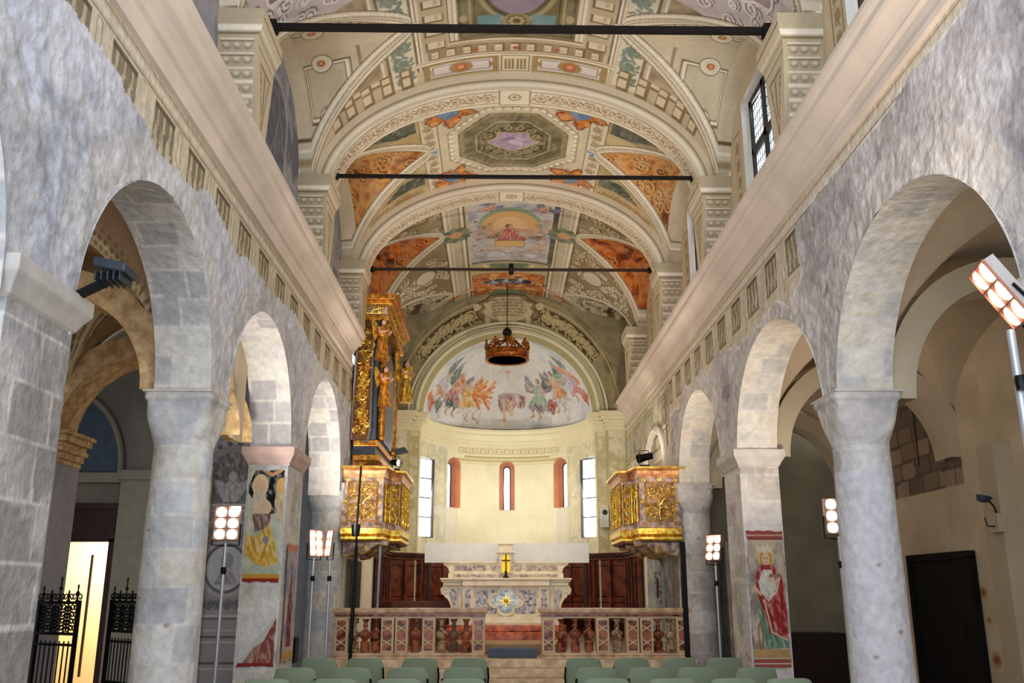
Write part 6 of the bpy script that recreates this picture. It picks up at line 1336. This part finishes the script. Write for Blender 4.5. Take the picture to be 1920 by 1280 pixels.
# ================================================================ balustrades
PK = mat('pink_marble', (196, 156, 120), .35, 0, .12, 6, .03, col2=(220, 190, 156)); BC = mat('balustrade_cream_marble', (214, 190, 150), .35, 0, .1, 6)
def bal_prof(): return [(.058, 0), (.062, .01), (.058, .14), (.066, .16), (.04, .185), (.036, .20), (.062, .235), (.078, .28), (.074, .32), (.05, .345), (.028, .37), (.026, .41), (.045, .425), (.028, .44), (.026, .48), (.042, .51), (.05, .54)]
def balustrade(x0, x1, posts, label, cols):
    t = thing('marble_balustrade', label, 'balustrade', ((x0+x1)/2, 16.5, .52), 0, 'presbytery balustrades'); c = (x0+x1)/2; z = 0
    MB().box(x0-c-.02, -.17, -.13, x1-c+.04, .17, .04).box(x0-c, -.14, .04, x1-c, .14, .09).build('plinth', PK, t, bevel=.015)
    MB().box(x0-c, -.12, .68, x1-c, .12, .72).build('inlaid_band', BRR, t)
    MB().box(x0-c-.01, -.14, .72, x1-c+.01, .14, .745).box(x0-c-.04, -.17, .745, x1-c+.04, .17, .82).build('handrail', PK, t, bevel=.018)
    MB().box(x0-c, -.11, .655, x1-c, .11, .68).build('rail_underside', BC, t)
    for p in posts:
        ps = MB().box(p-c-.11, -.13, .09, p-c+.11, .13, .66).build('post', BC, t, bevel=.008)
        MB().box(p-c-.075, -.136, .13, p-c+.075, -.13, .62).build('inlay', BRR, ps)
        for zz in (.26, .49):
            m_ = MB()
            for sg in (-1, 1): m_.tube([(p-c-sg*.08, -.138, zz-.05), (p-c, -.138, zz), (p-c+sg*.08, -.138, zz+.05)], .012, 4)
            m_.tube([(p-c+.025*math.cos(a), -.138, zz+.02*math.sin(a)) for a in np.linspace(0, 2*PI, 12, endpoint=False)], .008, 4, True)
            m_.build('inlay_cross', BC, ps)
    gaps = sorted(posts)
    for a, b in zip(gaps[:-1], gaps[1:]):
        w = (b-a)-.22; k = int(round(w/.21))
        for j in range(k):
            x = a+.11+w*(j+.5)/k-c
            MB().lathe([(r*1.3, q) for r, q in bal_prof()], (x, 0, .10), 18).build('baluster', random.Random(int(x*100)).choice((BRR, BRB, BRR, mat('grey_brown_marble', (120, 92, 72), .35, 0, .3, 9))), t, smooth=True)
    return t
balustrade(-3.04, -.46, [-2.90, -2.12, -1.88, -1.42, -.57], 'red and cream marble balustrade left of the altar steps', 0)
balustrade(.50, 3.02, [.62, 1.55, 2.06, 2.30, 2.92], 'red and cream marble balustrade right of the altar steps', 0)
tag(MB().box(-.40, 16.55, .53, .43, 17.1, .66).build('blue_grey_carpet_step', mat('blue_grey_carpet', (84, 98, 116), .9, 0, .08)), 'low step covered in blue-grey carpet between the balustrades', 'step')
# wall tabernacle on the right presbytery wall, shutters on the left one
t = thing('wall_tabernacle', 'small framed dark door with carved border in the right presbytery wall', 'tabernacle', (3.05, 19.3, 0))
MB().box(-.02, -.34, 1.30, .05, .34, 2.1).build('stone_frame', mat('grey_carved_stone', (176, 172, 166), .8, 0, .15, 8, .2), t, bevel=.01)
MB().box(-.04, -.18, 1.5, .0, .18, 1.88).build('door', SD, t)
MB().tube([(-.03, a, z) for a, z in ((-.26, 1.4), (.26, 1.4), (.26, 2.0), (-.26, 2.0))], .025, 4, True).build('inlaid_border', BRV, t)
MB().prism([(-.34, 2.1), (0, 2.3), (.34, 2.1)], 'x', -.01, .05).build('pediment', MATS['grey_carved_stone'], t)
t = thing('wooden_shutter', 'olive wooden shutter low on the left presbytery wall under the balcony', 'shutter', (-3.07, 18.5, 0)); om = mat('olive_wood', (96, 84, 56), .6, 0, .15)
MB().box(0, -.7, 1.0, .05, .7, 2.2).build('frame', om, t)
for s in (-1, 1): MB().box(.05, s*.33-.26, 1.08, .07, s*.33+.26, 2.17).build('leaf', mat('dark_louvre', (54, 48, 40), .6), t)
# ================================================================ chairs
GR = mat('green_shell', (146, 158, 130), .45, 0, .05, 3); BK = mat('black_frame', (14, 14, 15), .4, .3)
def chair():
    t = thing('green_chair', None, 'chair', (0, 0, 0), 0, 'green chairs set out in the nave')
    # back shell: wide at the top, narrower toward the seat, wrapped a little around the sitter
    zz = np.linspace(.46, .80, 12); uu = np.linspace(-1, 1, 17); V = []; Fc = []
    def hw(z):
        q = (z-.46)/.34; w = .255-.02*(1-q)
        if q > .55: w -= .055*((q-.55)/.45)**1.3
        if q > .93: w -= .018
        return w
    for side in (0, 1):
        for z in zz:
            for u in uu:
                w = hw(z); q = (z-.46)/.34; y = -.20-.07*q+.075*u*u; V.append((u*w, y-(.022 if side else 0)*(1-.5*abs(u)**6), z+(.0 if q < .99 else -.012*u**4)))
    n = len(uu); m_ = len(zz); o = n*m_
    for j in range(m_-1):
        for i in range(n-1): a = j*n+i; Fc += [(a, a+1, a+n+1, a+n), (o+a, o+a+n, o+a+n+1, o+a+1)]
    for j in range(m_-1):
        for i in (0, n-1): a = j*n+i; Fc.append((a, a+n, o+a+n, o+a))
    for i in range(n-1):
        for j in (0, m_-1): a = j*n+i; Fc.append((a, a+1, o+a+1, o+a))
    bk = MB().raw(V, Fc).build('backrest', GR, t, smooth=True, bevel=.006)
    MB().box(-.235, -.20, .40, .235, .23, .45).build('seat', GR, t, bevel=.03)
    for s in (-1, 1):
        for yy in (-.18, .2): MB().tube([(s*.2, yy, .41), (s*.24, yy*1.15, 0)], .011, 8).build('leg', BK, t, smooth=True)
        MB().tube([(s*.23, -.19, .42), (s*.245, -.235, .56), (s*.235, -.255, .68)], .012, 6).build('arm_support', BK, t, smooth=True)
    MB().tube([(-.2, -.18, .38), (.2, -.18, .38)], .01, 6).build('crossbar', BK, t)
    return t
ROWS = [('front row nearest the steps', 12.65, [604, 689, 790, 880.5], [1093, 1181.5, 1269, 1354.5]), ('middle row', 11.1, [561, 662, 768, 871.5], [1116, 1212, 1305, 1413]), ('row nearest the camera', 9.75, [510, 635.5, 754, 870.5], [1134, 1256, 1369, 1474.5])]
NM = ['outermost, by the arcade', 'second from the arcade', 'second from the aisle', 'next to the aisle']
first = None
for rn, yy, Lx, Rx in ROWS:
    sc = 1720/(yy*.9648-.82*.263)
    for blk, px in (('left', Lx), ('right', Rx)):
        for i, u in enumerate(px):
            x = -.23+(u-935)/sc*.997; lab = 'green shell chair, %s, %s block, %s' % (rn, blk, NM[i] if blk == 'left' else NM[3-i])
            if first is None: first = chair(); first.location = (x, yy, 0); first['label'] = lab
            else: dup(first, (x, yy, 0), random.Random(int(u)).uniform(-.04, .04), lab)
for i, u in enumerate((1470,)): pass
# ================================================================ lighting stands
AL = mat('aluminium_pole', (190, 194, 200), .35, .6, .05); BU = mat('glowing_reflector', (255, 244, 230), .3, 0, .02, 5, 0, (255, 240, 220), 9.0); HG = mat('lamp_housing', (176, 166, 158), .4, .5)
def stand(x, y, h, label, rz, tilt, rows=3, two=True, group='tripod floodlight stands', ln=0.):
    t = thing('floodlight_stand', label, 'floodlight', (x, y, 0), rz, group)
    MB().tube([(0, 0, .0), (ln, 0, h)], .022, 10).build('pole', AL, t, smooth=True)
    for k in range(3): a = k*2*PI/3+.4; MB().tube([(0, 0, .55), (.38*math.cos(a), .38*math.sin(a), .015)], .011, 6).build('leg', AL, t)
    MB().lathe([(.03, h-.35), (.035, h-.3), (.03, h-.27)], n=10).build('collar', BK, t)
    w, hh = .145, .065*rows; M = Matrix.Translation((ln, 0, h+hh+.03)) @ Matrix.Rotation(tilt, 4, 'X')
    f = lambda a, b, c: tuple(M @ Vector((a, b, c)))
    hs = MB().box(-w, -.03, -hh, w, .03, hh).map(f).build('lamp_panel', HG, t)
    for r in range(rows):
        for s in (-1, 1):
            cx, cz = s*.07, -hh+.065+r*.13
            b = MB().lathe([(.0, .0), (.03, .004), (.05, .02), (.055, .025)], (0, 0, 0), 18).map(lambda a, b_, c: f(cx+a, -.045-.0+c*-.6+.02, cz+b_)).build('reflector_lamp', BU, hs, smooth=True)
    mb = MB()
    for r in range(rows+1): mb.box(-w, -.045, -hh+r*.13-.004, w, -.03, -hh+r*.13+.004)
    for cx in (-w, 0, w): mb.box(cx-.004, -.045, -hh, cx+.004, -.03, hh)
    mb.map(f).build('grille', mat('copper_grille', (170, 110, 84), .4, .6), hs)
    MB().tube([f(-w-.01, 0, 0), f(-w-.01, .02, -hh-.05), f(0, .02, -hh-.06), f(w+.01, .02, -hh-.05), f(w+.01, 0, 0)], .009, 6).build('yoke', BK, t)
    return t
stand(-3.42, 11.0, 2.16, 'floodlight with six lamps on a tall pole left of the Madonna pier', .12, -.12)
stand(-3.12, 14.75, 2.12, 'left one of the two floodlights close together by the last left column', 1.0, -.1)
stand(-2.86, 14.75, 2.12, 'right one of the two floodlights close together by the last left column', -1.1, -.1)
stand(3.18, 14.8, 2.05, 'floodlight on a tall pole between the saint pier and the last right column', -.9, -.2)
stand(3.62, 10.55, 2.22, 'floodlight with six lamps half hidden behind the smooth round column', 0., 0)
stand(2.60, 4.82, 3.02, 'near tilted floodlight on a tall pole at the right edge', -1.8, .55, rows=3, ln=-.05)
# small fittings
def spotl(nm, label, loc, aim, on=False, k=1.0, m_=None):
    t = thing(nm, label, 'spotlight', loc); d = (Vector(aim)-Vector(loc)).normalized(); q = d.to_track_quat('Z', 'Y').to_matrix(); m_ = m_ or BK
    f = lambda a, b, c: tuple(q @ Vector((a*k, b*k, c*k))+Vector((0, 0, .16*k)))
    MB().lathe([(.0, -.12), (.05, -.12), (.055, .02), (.07, .10), (.065, .10), (.05, .03), (0, .02)], n=18).map(f).build('housing', m_, t, smooth=True)
    MB().lathe([(.0, .03), (.05, .035)], n=16).map(f).build('lens', BU if on else mat('dark_lens', (60, 60, 66), .1), t)
    MB().box(-.07*k, -.05*k, 0, .07*k, .05*k, .05*k).build('base', m_, t, bevel=.005)
    MB().tube([(-.065*k, 0, .04*k), (-.07*k, 0, .16*k), (-.06*k, 0, .26*k), (.06*k, 0, .26*k), (.07*k, 0, .16*k), (.065*k, 0, .04*k)], .007*k, 6).build('bracket', m_, t)
    return t
spotl('spotlight', 'lit spotlight on the front rim of the left gilded balcony', (-2.22, 17.75, 3.84), (-.5, 16, 3.5), True, 1.1)
spotl('spotlight', 'small black spotlight on top of the right gilded balcony', (2.50, 17.2, 3.84), (1.6, 17.0, 3.6), False, 1.3)
t = thing('barn_door_lamp', 'dark barn-door lamp on a thin rod above the left balcony', 'lamp', (-2.30, 17.95, 3.84))
MB().tube([(0, 0, 0), (.06, 0, .5)], .01, 6).build('rod', BK, t); MB().prism([(-.02, .44), (.22, .5), (.30, .40), (.05, .36)], 'y', -.1, .1).build('housing', mat('slate_housing', (60, 66, 74), .4, .3), t, bevel=.01)
t = thing('floodlight_on_bracket', 'dark floodlight on a bracket at the impost of the near left pier', 'floodlight', (-3.06, 5.85, 3.50)); sl_ = mat('slate_housing', (60, 66, 74), .4, .3)
MB().box(-.02, -.03, -.02, .26, .03, .03).map(lambda a, b, c: (a, b, c+a*.55)).build('bracket_arm', BK, t)
MB().box(.14, -.11, .16, .36, .11, .23).map(lambda a, b, c: (a, b, c-(a-.3)*.2)).build('lamp_body', sl_, t, bevel=.015)
for i in range(5): MB().box(.16+i*.04, -.10, .10, .17+i*.04, .10, .16).build('cooling_fin', sl_, t)
t = thing('wall_spotlight', 'small dark spotlight on an arm high on the right aisle pilaster', 'spotlight', (6.0, 11.6, 2.75))
MB().lathe([(.0, -.10), (.06, -.08), (.10, .05), (.0, .06)], (0, 0, 0), 16).map(lambda a, b, c: (a-.12+c*.3, b*.8, c*.5+a*-.25)).build('housing', sl_, t, smooth=True); MB().tube([(-.08, 0, 0), (.0, 0, -.1), (.02, 0, -.18)], .012, 6).build('arm', BK, t)
MB().box(-.04, -.12, -.42, .06, .14, -.2).build('mount_box', AP, t); MB().tube([(-.05, -.05, -.35), (-.14, -.05, -.35), (-.16, -.05, -.24)], .01, 5).build('hook', BK, t)
t = thing('black_lamp_stand', 'slim black lamp pole in front of the left balcony and balustrade', 'lamp stand', (-2.68, 16.0, 0))
MB().box(-.22, -.16, .13, .12, .16, .34).build('base_box', BK, t, bevel=.01); MB().tube([(0, 0, .3), (.03, 0, 2.35)], .033, 10).build('lower_pole', BK, t, smooth=True); MB().tube([(.02, 0, 2.6), (.05, 0, 3.72)], .018, 8).build('upper_pole', BK, t, smooth=True); MB().lathe([(.0, 2.52), (.06, 2.52), (.075, 2.62), (.08, 2.72), (.0, 2.72)], (.01, -.02, 0), 16).build('lamp_head', BK, t, smooth=True); MB().tube([(.03, 0, 2.35), (.02, 0, 2.6)], .02, 8).build('joint', BK, t)
tag(MB().box(2.93, 16.32, 0, 3.02, 16.42, 2.45).build('black_post', BK), 'black square post against the last right column', 'post')
tag(MB().tube([(-2.42, 17.2, .52), (-2.40, 17.2, 2.42)], .028, 10).build('grey_steel_prop', mat('grey_steel', (150, 156, 164), .4, .5), smooth=True), 'grey steel prop under the left balcony', 'prop')
t = thing('loudspeaker', 'black loudspeaker box on the floor behind the left pier', 'speaker', (-3.3, 14.1, 0)); MB().box(-.14, -.12, .62, .14, .12, .98).build('cabinet', BK, t, bevel=.01); MB().box(-.11, -.13, .65, .11, -.12, .95).build('grille', mat('speaker_grille', (26, 26, 28), .8), t); MB().tube([(0, 0, 0), (0, 0, .62)], .02, 8).build('stand', BK, t)
t = thing('loudspeaker', 'small white loudspeaker on the apse wall left of the right balcony', 'speaker', (2.50, 24.02, 3.2)); MB().box(-.1, -.1, 0, .1, .06, .5).build('cabinet', wb, t, bevel=.01); MB().lathe([(.0, 0), (.06, .0), (.07, .01)], n=14).map(lambda a, b, c: (a, -.105-c, .38+b)).build('driver', BK, t)
